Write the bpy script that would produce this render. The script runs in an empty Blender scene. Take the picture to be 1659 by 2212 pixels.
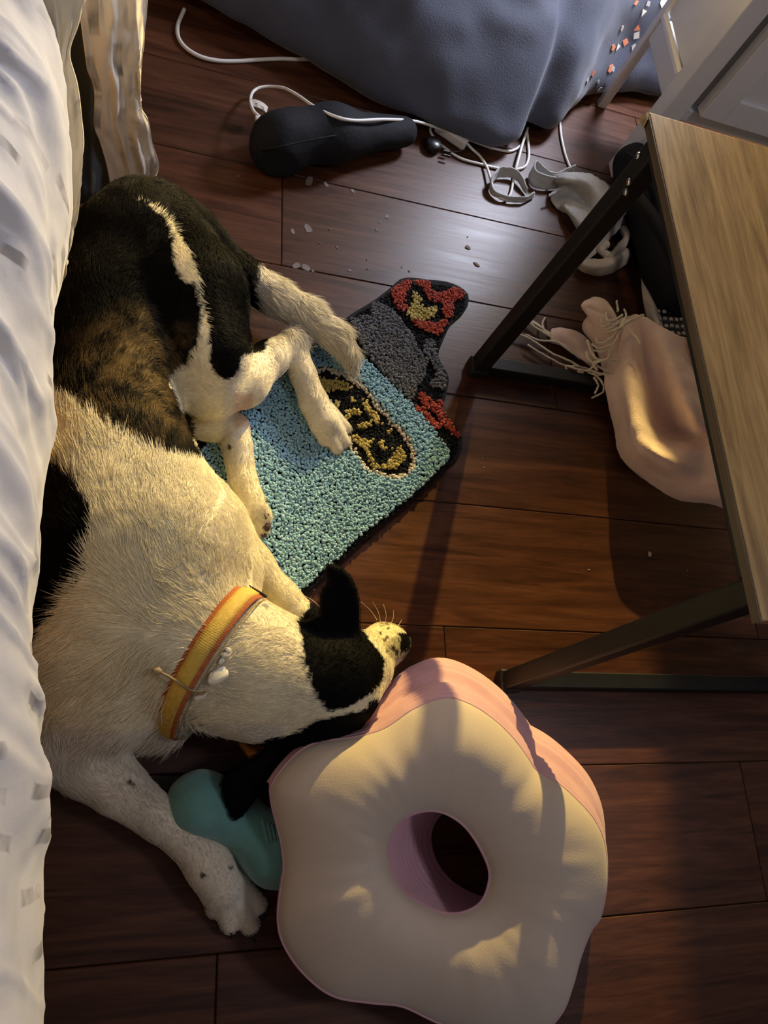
import bpy, math, random
import numpy as np
from mathutils import Matrix, Vector
random.seed(7); RNG = np.random.default_rng(7)
SC = bpy.context.scene; COL = SC.collection

# ------------------------------------------------------------------ camera
F, CX, CY, H = 1680.0, 829.5, 1106.0, 1.0          # focal length in px of a 1659x2212 frame; camera height
MC = np.array([[0.9434697, 0.04017066, -0.32901558],
               [0.08499131, 0.93012267, 0.35727902],
               [0.32037698, -0.3650454, 0.87412839]])   # columns: world X, -Y, -Z seen in camera axes
cam = bpy.data.cameras.new('camera'); cam_o = bpy.data.objects.new('camera', cam); COL.objects.link(cam_o)
cam.sensor_fit = 'HORIZONTAL'; cam.sensor_width = 36.0; cam.lens = 36.0 * F / 1659.0
cam.clip_start = 0.01; cam.clip_end = 50
right = MC[0] * [1, -1, -1]; down = MC[1] * [1, -1, -1]; fwd = MC[2] * [1, -1, -1]
cam_o.matrix_world = Matrix(((right[0], -down[0], -fwd[0], 0), (right[1], -down[1], -fwd[1], 0),
                             (right[2], -down[2], -fwd[2], H), (0, 0, 0, 1)))
SC.camera = cam_o

# ------------------------------------------------------------------ light
SC.view_settings.view_transform = 'Standard'; SC.view_settings.look = 'None'
SC.view_settings.gamma = 1.0; SC.view_settings.use_curve_mapping = False
SC.view_settings.exposure = 0.15
w = bpy.data.worlds.new('world'); SC.world = w; w.use_nodes = True
w.node_tree.nodes['Background'].inputs[0].default_value = (0.86, 0.82, 0.92, 1)
w.node_tree.nodes['Background'].inputs[1].default_value = 0.10

def light(name, kind, loc, power, color, size=0.1, target=None, spot=None, blend=0.5):
    l = bpy.data.lights.new(name, kind); l.energy = power; l.color = color
    if kind == 'AREA': l.shape = 'DISK'; l.size = size
    else: l.shadow_soft_size = size
    if kind == 'SPOT': l.spot_size = spot; l.spot_blend = blend
    o = bpy.data.objects.new(name, l); COL.objects.link(o); o.location = loc
    if target is not None:
        o.rotation_euler = (Vector(target) - Vector(loc)).to_track_quat('-Z', 'Y').to_euler()
    return o
light('cool_desk_light', 'AREA', (1.06, 1.72, 0.80), 17.0, (0.78, 0.83, 1.0), 0.22, (0.50, 1.25, 0.0))
light('added_fill_light', 'AREA', (1.30, 0.05, 1.90), 4.8, (0.97, 0.93, 1.0), 0.35, (-0.05, 0.4, 0.3))  # unseen fill light, added to brighten the duvet side

# ------------------------------------------------------------------ geometry helpers
def P(px, py, z=0.0):
    """the place at height z that is seen at a pixel of the photograph"""
    px = np.asarray(px, float); py = np.asarray(py, float); z = np.asarray(z, float)
    v = np.stack([px - CX, py - CY, np.full_like(px, F)], -1) @ MC
    t = (H - z) / v[..., 2]
    return np.stack([v[..., 0] * t, -v[..., 1] * t, np.broadcast_to(z, t.shape)], -1)
def PP(pts): a = np.array(pts, float); return P(a[:, 0], a[:, 1], a[:, 2] if a.shape[1] > 2 else 0.0)
def proj(q):
    v = np.stack([q[..., 0], -q[..., 1], H - q[..., 2]], -1) @ MC.T
    return CX + F * v[..., 0] / v[..., 2], CY + F * v[..., 1] / v[..., 2]
def hash3(i, j, k):
    n = (i * 374761393 + j * 668265263 + k * 2147483647 * 7) & 0xffffffff
    n = ((n ^ (n >> 13)) * 1274126177) & 0xffffffff
    return ((n ^ (n >> 16)) & 0xffff) / 65535.0
def noise(p, scale=1.0, seed=0):
    p = np.asarray(p, float) * scale + seed * 17.3 + 1000
    i = np.floor(p).astype(np.int64); f = p - i; f = f * f * (3 - 2 * f)
    r = 0
    for a in (0, 1):
        for b in (0, 1):
            for c in (0, 1):
                wgt = (f[..., 0] if a else 1 - f[..., 0]) * (f[..., 1] if b else 1 - f[..., 1]) * (f[..., 2] if c else 1 - f[..., 2])
                r = r + wgt * hash3(i[..., 0] + a, i[..., 1] + b, i[..., 2] + c)
    return r * 2 - 1
def inside(poly, x, y):
    x = np.asarray(x); r = np.zeros(x.shape, bool); n = len(poly)
    for a in range(n):
        x0, y0 = poly[a]; x1, y1 = poly[(a + 1) % n]
        if y0 == y1: continue
        r ^= ((y0 > y) != (y1 > y)) & (x < (x1 - x0) * (y - y0) / (y1 - y0) + x0)
    return r
def seg_dist(poly, x, y, closed=True):
    d = np.full(np.shape(x), 1e9); n = len(poly)
    for a in range(n if closed else n - 1):
        x0, y0 = poly[a]; x1, y1 = poly[(a + 1) % n]; dx, dy = x1 - x0, y1 - y0
        t = np.clip(((x - x0) * dx + (y - y0) * dy) / (dx * dx + dy * dy + 1e-12), 0, 1)
        d = np.minimum(d, np.hypot(x - x0 - t * dx, y - y0 - t * dy))
    return d
def spline(pts, n, closed=False):
    p = np.asarray(pts, float)
    if closed: q = np.vstack([p[-1], p, p[0], p[1]])
    else: q = np.vstack([2 * p[0] - p[1], p, 2 * p[-1] - p[-2]])
    m = len(q) - 3
    d = np.concatenate([[0], np.cumsum(np.linalg.norm(np.diff(q[1:-1], axis=0), axis=1) + 1e-9)])
    s = np.linspace(0, d[-1], n, endpoint=not closed)
    i = np.clip(np.searchsorted(d, s, 'right') - 1, 0, m - 1); t = ((s - d[i]) / (d[i + 1] - d[i]))[:, None]
    a, b, c, e = q[i], q[i + 1], q[i + 2], q[i + 3]
    return .5 * (2 * b + (c - a) * t + (2 * a - 5 * b + 4 * c - e) * t ** 2 + (3 * b - a - 3 * c + e) * t ** 3)

# ------------------------------------------------------------------ object helpers
def tag(o, label=None, cat=None, group=None, kind=None):
    for k, v in (('label', label), ('category', cat), ('group', group), ('kind', kind)):
        if v: o[k] = v
    return o
def thing(name, label, cat, loc, group=None, kind=None):
    o = bpy.data.objects.new(name, None); COL.objects.link(o); o.location = loc; o.empty_display_size = .02
    return tag(o, label, cat, group, kind)
def link(name, me, mat, parent=None, smooth=True):
    if mat is not None: me.materials.append(mat)
    if smooth: me.shade_smooth()
    o = bpy.data.objects.new(name, me); COL.objects.link(o)
    if parent is not None:
        o.parent = parent
        if parent.type == 'EMPTY': o.matrix_parent_inverse = Matrix.Translation(-Vector(parent.location))
    return o
def mesh(name, v, f, mat, parent=None, smooth=True, uv=None):
    me = bpy.data.meshes.new(name); me.from_pydata(np.asarray(v, float).tolist(), [], [list(map(int, q)) for q in f]); me.update()
    if uv is not None:
        L = me.uv_layers.new(name='uv'); idx = np.empty(len(me.loops), np.int64); me.loops.foreach_get('vertex_index', idx)
        L.data.foreach_set('uv', np.asarray(uv, np.float32)[idx].ravel())
    return link(name, me, mat, parent, smooth)
def vcolor(o, cols, name='coat'):
    a = o.data.color_attributes.new(name, 'FLOAT_COLOR', 'POINT')
    a.data.foreach_set('color', np.hstack([cols, np.ones((len(cols), 1))]).astype(np.float32).ravel())
def bevel(o, wd=.002, seg=2):
    m = o.modifiers.new('bevel', 'BEVEL'); m.width = wd; m.segments = seg; m.limit_method = 'ANGLE'; return o
def solid(o, t, off=0):
    m = o.modifiers.new('solid', 'SOLIDIFY'); m.thickness = t; m.offset = off; return o
def box(name, lo, hi, mat, parent=None, bev=.002, rot=None, piv=None):
    x0, y0, z0 = lo; x1, y1, z1 = hi
    v = np.array([(x, y, z) for z in (z0, z1) for y in (y0, y1) for x in (x0, x1)])
    if rot: 
        p = np.array(piv if piv is not None else (v[0] + v[-1]) / 2); c, s = math.cos(rot), math.sin(rot)
        v = (v - p) @ np.array([[c, s, 0], [-s, c, 0], [0, 0, 1]]) + p
    f = [(0, 2, 3, 1), (4, 5, 7, 6), (0, 1, 5, 4), (2, 6, 7, 3), (0, 4, 6, 2), (1, 3, 7, 5)]
    o = mesh(name, v, f, mat, parent, False)
    if bev: bevel(o, bev)
    return o
def bar(name, a, b, w1, w2, mat, parent=None, up=(0, 0, 1), bev=.002):
    a, b, up = (np.array(q, float) for q in (a, b, up)); d = (b - a) / np.linalg.norm(b - a)
    s = np.cross(d, up); s /= np.linalg.norm(s); u = np.cross(s, d)
    v = [e + s * i * w1 / 2 + u * j * w2 / 2 for e in (a, b) for j in (-1, 1) for i in (-1, 1)]
    f = [(0, 1, 3, 2), (4, 6, 7, 5), (0, 4, 5, 1), (2, 3, 7, 6), (0, 2, 6, 4), (1, 5, 7, 3)]
    o = mesh(name, v, f, mat, parent, False); 
    if bev: bevel(o, bev)
    return o
def tube_vf(pts, r, seg=8, cap=True):
    pts = np.asarray(pts, float); n = len(pts); r = np.broadcast_to(np.asarray(r, float), (n,))
    t = np.gradient(pts, axis=0); t /= np.linalg.norm(t, axis=1)[:, None] + 1e-12
    u = np.cross(t[0], (0, 0, 1.0)); 
    if np.linalg.norm(u) < 1e-3: u = np.cross(t[0], (1.0, 0, 0))
    V = []
    for i in range(n):
        u = u - t[i] * (u @ t[i]); u /= np.linalg.norm(u) + 1e-12; b = np.cross(t[i], u)
        for k in range(seg):
            a = 2 * math.pi * k / seg; V.append(pts[i] + r[i] * (math.cos(a) * u + math.sin(a) * b))
    Fc = [(i * seg + k, i * seg + (k + 1) % seg, (i + 1) * seg + (k + 1) % seg, (i + 1) * seg + k) for i in range(n - 1) for k in range(seg)]
    if cap: Fc += [tuple(range(seg))[::-1], tuple((n - 1) * seg + k for k in range(seg))]
    return np.array(V), Fc
def tube(name, pts, r, mat, parent=None, seg=8): v, f = tube_vf(pts, r, seg); return mesh(name, v, f, mat, parent)
def loft(name, rows, nu, nv, mat, parent=None, disp=None, thick=0, world=False):
    """a cloth surface through rows of (px, py, z) control points"""
    R = np.array([spline(np.array(r, float) if world else PP(r), nu) for r in rows])
    G = np.stack([spline(R[:, i], nv) for i in range(nu)], 1)            # nv, nu, 3
    du = np.gradient(G, axis=1); dv = np.gradient(G, axis=0)
    u = np.cumsum(np.linalg.norm(du, axis=2), 1).mean(0); v = np.cumsum(np.linalg.norm(dv, axis=2), 0).mean(1)
    U, V = np.meshgrid(u, v)
    if disp is not None:
        n = np.cross(du, dv); n /= np.linalg.norm(n, axis=2)[..., None] + 1e-12
        G = G + n * disp(U, V, G)[..., None]
    f = [(j * nu + i, j * nu + i + 1, (j + 1) * nu + i + 1, (j + 1) * nu + i) for j in range(nv - 1) for i in range(nu - 1)]
    o = mesh(name, G.reshape(-1, 3), f, mat, parent, True, np.stack([U, V], -1).reshape(-1, 2))
    if thick: solid(o, thick)
    return o
def lathe(name, prof, center, mat, parent=None, seg=20, axis=(0, 0, 1)):
    q = Vector((0, 0, 1)).rotation_difference(Vector(axis)).to_matrix(); q = np.array(q)
    V, Fc = [], []
    for r, z in prof:
        for k in range(seg):
            a = 2 * math.pi * k / seg; V.append(np.array(center) + q @ np.array([r * math.cos(a), r * math.sin(a), z]))
    for i in range(len(prof) - 1):
        for k in range(seg): Fc.append((i * seg + k, i * seg + (k + 1) % seg, (i + 1) * seg + (k + 1) % seg, (i + 1) * seg + k))
    Fc += [tuple(range(seg))[::-1], tuple((len(prof) - 1) * seg + k for k in range(seg))]
    return mesh(name, V, Fc, mat, parent)
# ---- signed-distance modelling (one continuous skin over many tapered forms)
class SDF:
    def __init__(s, lo, hi, h):
        s.lo = np.array(lo, float); s.h = h; s.n = np.ceil((np.array(hi) - s.lo) / h).astype(int) + 1
        s.g = np.full(s.n, .1, np.float32); s.ax = [s.lo[k] + h * np.arange(s.n[k]) for k in range(3)]
    def sub(s, lo, hi):
        a = np.clip(((np.array(lo) - s.lo) / s.h).astype(int), 0, s.n); b = np.clip(((np.array(hi) - s.lo) / s.h).astype(int) + 2, 0, s.n)
        sl = tuple(slice(a[k], b[k]) for k in range(3))
        return sl, np.stack(np.meshgrid(*[s.ax[k][sl[k]] for k in range(3)], indexing='ij'), -1)
    def merge(s, sl, d, k, cut=False):
        g = s.g[sl]
        if cut:
            d = -d; h = np.maximum(k - np.abs(g - d), 0) / k; s.g[sl] = np.maximum(g, d) + h * h * k / 4
        else:
            h = np.maximum(k - np.abs(g - d), 0) / k; s.g[sl] = np.minimum(g, d) - h * h * k / 4
    def cone(s, a, b, ra, rb, k=.02, sq=None, cut=False):
        a, b = np.array(a), np.array(b); m = max(ra, rb) + .06
        sl, q = s.sub(np.minimum(a, b) - m, np.maximum(a, b) + m)
        ab = b - a; t = np.clip(((q - a) @ ab) / (ab @ ab + 1e-12), 0, 1)
        v = q - a - t[..., None] * ab
        if sq is not None: v = v / np.array(sq)
        s.merge(sl, np.linalg.norm(v, axis=-1) - (ra + (rb - ra) * t), k, cut)
    def chain(s, pts, k=.015):
        w_ = PP([p[:3] for p in pts])
        for i in range(len(pts) - 1): s.cone(w_[i], w_[i + 1], pts[i][3], pts[i + 1][3], k)
    def ball(s, c, r, k=.02, cut=False):
        c = np.array(c); r = np.array(r, float); m = r.max() + .06; sl, q = s.sub(c - m, c + m); v = (q - c)
        k0 = np.linalg.norm(v / r, axis=-1); k1 = np.linalg.norm(v / (r * r), axis=-1) + 1e-9
        s.merge(sl, k0 * (k0 - 1) / k1, k, cut)
    def plate(s, pts, thick, rnd=.004, k=.01):
        p = np.array(pts); c = p.mean(0); _, _, vt = np.linalg.svd(p - c); e1, e2, n = vt
        p2 = np.stack([(p - c) @ e1, (p - c) @ e2], -1); m = .05
        sl, q = s.sub(p.min(0) - m, p.max(0) + m); v = q - c; x, y, zz = v @ e1, v @ e2, v @ n
        d2 = seg_dist(p2.tolist(), x, y); d2 = np.where(inside(p2.tolist(), x, y), -d2, d2) + rnd
        wd = np.stack([d2, np.abs(zz) - thick / 2 + rnd], -1)
        s.merge(sl, np.minimum(wd.max(-1), 0) + np.linalg.norm(np.maximum(wd, 0), axis=-1) - rnd, k)
    def floor(s, z=.001):
        s.g = np.maximum(s.g, (z - s.ax[2])[None, None, :].astype(np.float32))
    def at(s, p):
        q = np.clip((np.asarray(p) - s.lo) / s.h, 0, s.n - 1.001); i = q.astype(int); f = q - i; r = 0
        for a in (0, 1):
            for b in (0, 1):
                for c in (0, 1):
                    r = r + s.g[i[..., 0] + a, i[..., 1] + b, i[..., 2] + c] * (f[..., 0] if a else 1 - f[..., 0]) * (f[..., 1] if b else 1 - f[..., 1]) * (f[..., 2] if c else 1 - f[..., 2])
        return r
    def build(s):
        g = np.pad(s.g, 1, constant_values=.1); ins = g < 0; n = np.array(g.shape) - 1
        def c(a, d): return a[d[0]:d[0] + n[0], d[1]:d[1] + n[1], d[2]:d[2] + n[2]]
        cs = [(a, b, e) for a in (0, 1) for b in (0, 1) for e in (0, 1)]
        cnt = sum(c(ins, d).astype(np.int8) for d in cs); mix = (cnt > 0) & (cnt < 8); I = np.argwhere(mix)
        vid = np.full(n, -1, np.int64); vid[mix] = np.arange(len(I)); acc = np.zeros((len(I), 3)); num = np.zeros(len(I))
        for d0 in cs:
            for k in range(3):
                if d0[k]: continue
                d1 = list(d0); d1[k] = 1
                g0 = g[tuple((I + d0).T)]; g1 = g[tuple((I + d1).T)]; m = (g0 < 0) != (g1 < 0)
                t = g0[m] / (g0[m] - g1[m]); pnt = np.repeat(np.array([d0], float), m.sum(), 0); pnt[:, k] += t
                acc[m] += pnt; num[m] += 1
        V = (I - 1 + acc / num[:, None]) * s.h + s.lo; Fc = []
        for k in range(3):
            o1, o2 = (k + 1) % 3, (k + 2) % 3; sa = [slice(1, -1)] * 3; sa[k] = slice(0, -1); sb = list(sa); sb[k] = slice(1, None)
            A, B = ins[tuple(sa)], ins[tuple(sb)]; E = np.argwhere(A != B); fl = A[tuple(E.T)]; E = E + 1; E[:, k] -= 1
            q = []
            for da, db in ((1, 1), (0, 1), (0, 0), (1, 0)):
                e = E.copy(); e[:, o1] -= da; e[:, o2] -= db; q.append(vid[tuple(e.T)])
            q = np.stack(q, 1); q[~fl] = q[~fl][:, ::-1]; Fc.append(q)
        return V, np.vstack(Fc)

# ------------------------------------------------------------------ materials
def new_mat(name):
    m = bpy.data.materials.new(name); m.use_nodes = True; nt = m.node_tree
    return m, nt, nt.nodes['Principled BSDF'], lambda t: nt.nodes.new('ShaderNode' + t)
def mix_rgb(nt, f, a, b):
    n = nt.nodes.new('ShaderNodeMix'); n.data_type = 'RGBA'
    for s, v in ((0, f), (6, a), (7, b)):
        if hasattr(v, 'is_output'): nt.links.new(v, n.inputs[s])
        else: n.inputs[s].default_value = v if s == 0 else (*v, 1)
    return n.outputs[2]
def simple(name, c, c2=None, scale=20, rough=.6, bump=0, bscale=200, metal=0, sheen=0, stretch=(1, 1, 1), coat=0, spec=.5):
    m, nt, b, N = new_mat(name); b.inputs['Roughness'].default_value = rough; b.inputs['Metallic'].default_value = metal
    b.inputs['Sheen Weight'].default_value = sheen; b.inputs['Coat Weight'].default_value = coat; b.inputs['Specular IOR Level'].default_value = spec
    tc = N('TexCoord'); mp = N('Mapping'); nt.links.new(tc.outputs['Object'], mp.inputs[0]); mp.inputs['Scale'].default_value = stretch
    if c2 is not None:
        n = N('TexNoise'); n.inputs['Scale'].default_value = scale; n.inputs['Detail'].default_value = 5; nt.links.new(mp.outputs[0], n.inputs[0])
        r = N('ValToRGB'); r.color_ramp.elements[0].position = .35; r.color_ramp.elements[1].position = .65; nt.links.new(n.outputs[0], r.inputs[0])
        r.color_ramp.elements[0].color = (*c, 1); r.color_ramp.elements[1].color = (*c2, 1); nt.links.new(r.outputs[0], b.inputs['Base Color'])
    else: b.inputs['Base Color'].default_value = (*c, 1)
    if bump:
        n = N('TexNoise'); n.inputs['Scale'].default_value = bscale; n.inputs['Detail'].default_value = 3; nt.links.new(mp.outputs[0], n.inputs[0])
        bp = N('Bump'); bp.inputs['Strength'].default_value = bump; bp.inputs['Distance'].default_value = .002
        nt.links.new(n.outputs[0], bp.inputs['Height']); nt.links.new(bp.outputs[0], b.inputs['Normal'])
    return m
def wood(name, dark, mid, light_, stretch=(1.2, 14, 14), rough=.3, axis_random=True, coat=0., sc=3.0):
    m, nt, b, N = new_mat(name); tc = N('TexCoord'); oi = N('ObjectInfo')
    add = N('VectorMath'); add.operation = 'ADD'; mul = N('VectorMath'); mul.operation = 'SCALE'; mul.inputs[3].default_value = 37.0
    cmb = N('CombineXYZ'); 
    for k in range(3): nt.links.new(oi.outputs['Random'], cmb.inputs[k])
    nt.links.new(cmb.outputs[0], mul.inputs[0]); nt.links.new(tc.outputs['Object'], add.inputs[0]); nt.links.new(mul.outputs[0], add.inputs[1])
    mp = N('Mapping'); mp.inputs['Scale'].default_value = stretch; nt.links.new(add.outputs[0], mp.inputs[0])
    n1 = N('TexNoise'); n1.inputs['Scale'].default_value = sc; n1.inputs['Detail'].default_value = 9; n1.inputs['Roughness'].default_value = .62; n1.inputs['Distortion'].default_value = 1.1
    n2 = N('TexNoise'); n2.inputs['Scale'].default_value = sc * 6; n2.inputs['Detail'].default_value = 6; n2.inputs['Distortion'].default_value = .4
    for n in (n1, n2): nt.links.new(mp.outputs[0], n.inputs[0])
    r = N('ValToRGB'); e = r.color_ramp.elements; e[0].position = .3; e[0].color = (*dark, 1); e[1].position = .72; e[1].color = (*light_, 1)
    x = e.new(.5); x.color = (*mid, 1); nt.links.new(n1.outputs[0], r.inputs[0])
    r2 = N('ValToRGB'); r2.color_ramp.elements[0].position = .3; r2.color_ramp.elements[0].color = (.72, .70, .68, 1); r2.color_ramp.elements[1].position = .6; r2.color_ramp.elements[1].color = (1.08, 1.08, 1.08, 1)
    nt.links.new(n2.outputs[0], r2.inputs[0])
    mx = N('Mix'); mx.data_type = 'RGBA'; mx.blend_type = 'MULTIPLY'; mx.inputs[0].default_value = .8
    nt.links.new(r.outputs[0], mx.inputs[6]); nt.links.new(r2.outputs[0], mx.inputs[7])
    hs = N('HueSaturation'); mr = N('MapRange'); mr.inputs[3].default_value = .82; mr.inputs[4].default_value = 1.18
    nt.links.new(oi.outputs['Random'], mr.inputs[0]); nt.links.new(mr.outputs[0], hs.inputs['Value']); nt.links.new(mx.outputs[2], hs.inputs['Color'])
    nt.links.new(hs.outputs[0], b.inputs['Base Color'])
    rr = N('MapRange'); rr.inputs[3].default_value = rough - .06; rr.inputs[4].default_value = rough + .12; nt.links.new(n1.outputs[0], rr.inputs[0]); nt.links.new(rr.outputs[0], b.inputs['Roughness'])
    bp = N('Bump'); bp.inputs['Strength'].default_value = .12; bp.inputs['Distance'].default_value = .001; nt.links.new(n2.outputs[0], bp.inputs['Height']); nt.links.new(bp.outputs[0], b.inputs['Normal'])
    b.inputs['Coat Weight'].default_value = coat; b.inputs['Coat Roughness'].default_value = .25
    return m
def coat_mat(name, rough=.6, hair=False):
    m, nt, b, N = new_mat(name); a = N('Attribute'); a.attribute_name = 'coat'
    nt.links.new(a.outputs['Color'], b.inputs['Base Color']); b.inputs['Roughness'].default_value = rough
    b.inputs['Sheen Weight'].default_value = .0; b.inputs['Specular IOR Level'].default_value = .05
    return m
def print_cloth(name, base, ink, scale=(16, 62, 1), thr=.2, rot=0.0, rough=.75):
    """cotton with short brushed dashes"""
    m, nt, b, N = new_mat(name); uv = N('UVMap'); mp = N('Mapping'); mp.inputs['Scale'].default_value = scale; mp.inputs['Rotation'].default_value = (0, 0, rot)
    nz = N('TexNoise'); nz.inputs['Scale'].default_value = 9; ad = N('VectorMath'); ad.operation = 'MULTIPLY_ADD'; ad.inputs[1].default_value = (.02, .02, 0)
    nt.links.new(uv.outputs[0], nz.inputs[0]); nt.links.new(nz.outputs['Color'], ad.inputs[0]); nt.links.new(uv.outputs[0], ad.inputs[2]); nt.links.new(ad.outputs[0], mp.inputs[0])
    v = N('TexVoronoi'); v.inputs['Scale'].default_value = 1; v.inputs['Randomness'].default_value = .75; v.distance = 'CHEBYCHEV'; nt.links.new(mp.outputs[0], v.inputs[0])
    r = N('ValToRGB'); r.color_ramp.elements[0].position = thr; r.color_ramp.elements[0].color = (1, 1, 1, 1); r.color_ramp.elements[1].position = thr + .07; r.color_ramp.elements[1].color = (0, 0, 0, 1)
    nt.links.new(v.outputs['Distance'], r.inputs[0])
    n2 = N('TexNoise'); n2.inputs['Scale'].default_value = 30; nt.links.new(uv.outputs[0], n2.inputs[0])
    mu = N('Math'); mu.operation = 'MULTIPLY'; mu.use_clamp = True; n2m = N('MapRange'); n2m.inputs[1].default_value = .3; n2m.inputs[2].default_value = .6; nt.links.new(n2.outputs[0], n2m.inputs[0]); nt.links.new(r.outputs[0], mu.inputs[0]); nt.links.new(n2m.outputs[0], mu.inputs[1])
    nt.links.new(mix_rgb(nt, mu.outputs[0], base, ink), b.inputs['Base Color']); b.inputs['Roughness'].default_value = rough
    b.inputs['Sheen Weight'].default_value = .15
    n3 = N('TexNoise'); n3.inputs['Scale'].default_value = 45; n3.inputs['Detail'].default_value = 4; nt.links.new(uv.outputs[0], n3.inputs[0])
    bp = N('Bump'); bp.inputs['Strength'].default_value = .35; bp.inputs['Distance'].default_value = .003; nt.links.new(n3.outputs[0], bp.inputs['Height']); nt.links.new(bp.outputs[0], b.inputs['Normal'])
    return m

M_FLOOR = wood('laminate', (.026, .0088, .0042), (.070, .0235, .0105), (.115, .042, .019), rough=.34)
M_FLOOR.node_tree.nodes['Principled BSDF'].inputs['Specular IOR Level'].default_value = .32
M_SUB = simple('underlay', (.012, .006, .004))
M_OAK = wood('oak_veneer', (.20, .115, .042), (.37, .235, .092), (.48, .32, .14), stretch=(16, 1.3, 10), rough=.42, sc=2.6)
M_OAKEDGE = wood('oak_edge', (.075, .05, .03), (.13, .092, .058), (.19, .14, .09), stretch=(30, 1.0, 30), rough=.5, sc=2.2)
M_CHIP = simple('chipboard', (.5, .38, .22), (.3, .2, .1), 120, .9, .5, 300)
M_BLACKMETAL = simple('black_powder_coat', (.0045, .0045, .006), (.007, .007, .009), 60, .5, .1, 600, spec=.3)
M_STEEL = simple('screw_steel', (.6, .6, .62), rough=.25, metal=1)
M_RAIL = wood('bed_pine', (.35, .18, .06), (.5, .28, .1), (.6, .36, .14), stretch=(10, 1, 10), rough=.5)
M_DUVET = print_cloth('duvet_cotton', (.82, .80, .81), (.34, .32, .33), (52, 9, 1), .21)
M_SHEET = print_cloth('sheet_cotton', (.74, .66, .50), (.42, .37, .30), (24, 9, 1), .15)
M_HANG = print_cloth('sheet_hanging', (.56, .49, .41), (.13, .12, .11), (14, 44, 1), .25)
M_MATTRESS = simple('mattress_ticking', (.35, .33, .31), (.3, .28, .27), 30, .9, .3)
M_UNDERBED_DARK = simple('under_bed_cloth_and_dark', (.012, .012, .014), rough=.9)
M_WHITE = simple('white_paint', (.78, .78, .80), (.73, .73, .76), 8, .45, .08, 80)
M_WHITE2 = simple('white_bead', (.88, .88, .9), rough=.35)
M_CABLE = simple('white_cable', (.74, .73, .72), rough=.4)
M_PLASTIC = simple('white_plastic', (.68, .68, .69), (.6, .6, .62), 40, .4)
M_BLACKPL = simple('black_plastic', (.012, .012, .014), rough=.35)
M_NAVY = simple('navy_canvas', (.048, .057, .096), (.062, .073, .118), 12, .75, .35, 350, sheen=.25)
M_BLACKFAB = simple('black_nylon', (.0055, .006, .009), (.009, .0095, .013), 14, .8, .4, 120, spec=.25)
M_SCARF = simple('pink_fleece', (.78, .58, .51), (.85, .65, .57), 35, .95, .6, 420, sheen=.45)
M_FRINGE = simple('cream_yarn', (.84, .76, .62), (.74, .66, .52), 90, .9, .4, 700)
M_GREY = simple('grey_jersey', (.36, .36, .36), (.46, .46, .455), 25, .95, .5, 300, sheen=.2)
M_CREAMCL = simple('cream_jersey', (.55, .49, .41), (.46, .42, .37), 30, .95, .5, 260, sheen=.2)
M_CREAM = simple('cream_velour', (.56, .46, .37), (.61, .50, .41), 9, .85, .15, 500, sheen=.3)
M_PINK = simple('pink_corduroy', (.60, .335, .40), (.66, .38, .44), 30, .9, .25, 500, sheen=.35)
M_TEAL = simple('teal_plush', (.11, .28, .265), (.135, .325, .31), 40, .95, .4, 600, sheen=.4)
M_FELT = simple('mat_backing', (.0075, .0075, .010), (.014, .014, .017), 90, .95, .6, 500)
M_BLUE = simple('blue_yarn', (.25, .46, .60), (.33, .56, .69), 60, .92, .5, 700, sheen=.2)
M_GREYY = simple('grey_yarn', (.115, .115, .125), (.17, .17, .18), 60, .92, .5, 700, sheen=.2)
M_RED = simple('red_yarn', (.42, .045, .022), (.50, .075, .035), 60, .92, .5, 700, sheen=.2)
M_YEL = simple('yellow_yarn', (.52, .40, .10), (.62, .50, .16), 60, .92, .5, 700, sheen=.2)
M_WHY = simple('ivory_yarn', (.66, .58, .46), (.74, .66, .55), 60, .92, .5, 700, sheen=.2)
M_BLY = simple('black_yarn', (.008, .008, .010), (.016, .016, .018), 60, .95, .5, 700)
M_COAT = coat_mat('dog_skin', .7); M_FUR = coat_mat('dog_fur', .5)
M_NOSE = simple('nose_leather', (.018, .016, .018), (.03, .025, .026), 90, .4, .4, 900)
M_CLAW = simple('claw_horn', (.02, .016, .014), rough=.35)
M_PAD = simple('pad_leather', (.10, .045, .035), (.035, .022, .02), 60, .7, .5, 500)
M_ORANGE = simple('orange_webbing', (.42, .11, .025), (.50, .15, .04), 200, .7, .4, 900)
M_GOLD = simple('yellow_webbing', (.62, .40, .06), (.70, .47, .09), 200, .65, .4, 900)
M_CORD = simple('hemp_cord', (.36, .27, .14), (.28, .2, .1), 200, .8, .4, 900)
M_SHELL = simple('cowrie', (.78, .70, .55), (.86, .8, .68), 60, .3)
M_PAPER = simple('paper_scrap', (.62, .56, .48), (.5, .45, .4), 50, .8)
M_SCRAP = simple('scrap_film', (.19, .15, .135), (.15, .12, .11), 50, .7)
M_HUSK = simple('seed_husk', (.20, .13, .07), (.14, .09, .05), 150, .7)
M_WALL = simple('painted_plaster', (.55, .53, .50), (.52, .5, .47), 6, .9, .1, 60)
M_ORP = simple('orange_print', (.75, .25, .14), rough=.7); M_CRP = simple('cream_print', (.72, .70, .66), rough=.7)
M_CHECK = simple('check_light', (.45, .42, .40), rough=.9); M_CHECKD = simple('check_dark', (.03, .028, .032), rough=.9)
M_PEACH = simple('peach_fleece', (.72, .40, .28), rough=.9, sheen=.3)
M_CARD = simple('pale_card', (.62, .55, .45), (.5, .45, .4), 20, .7)

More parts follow.
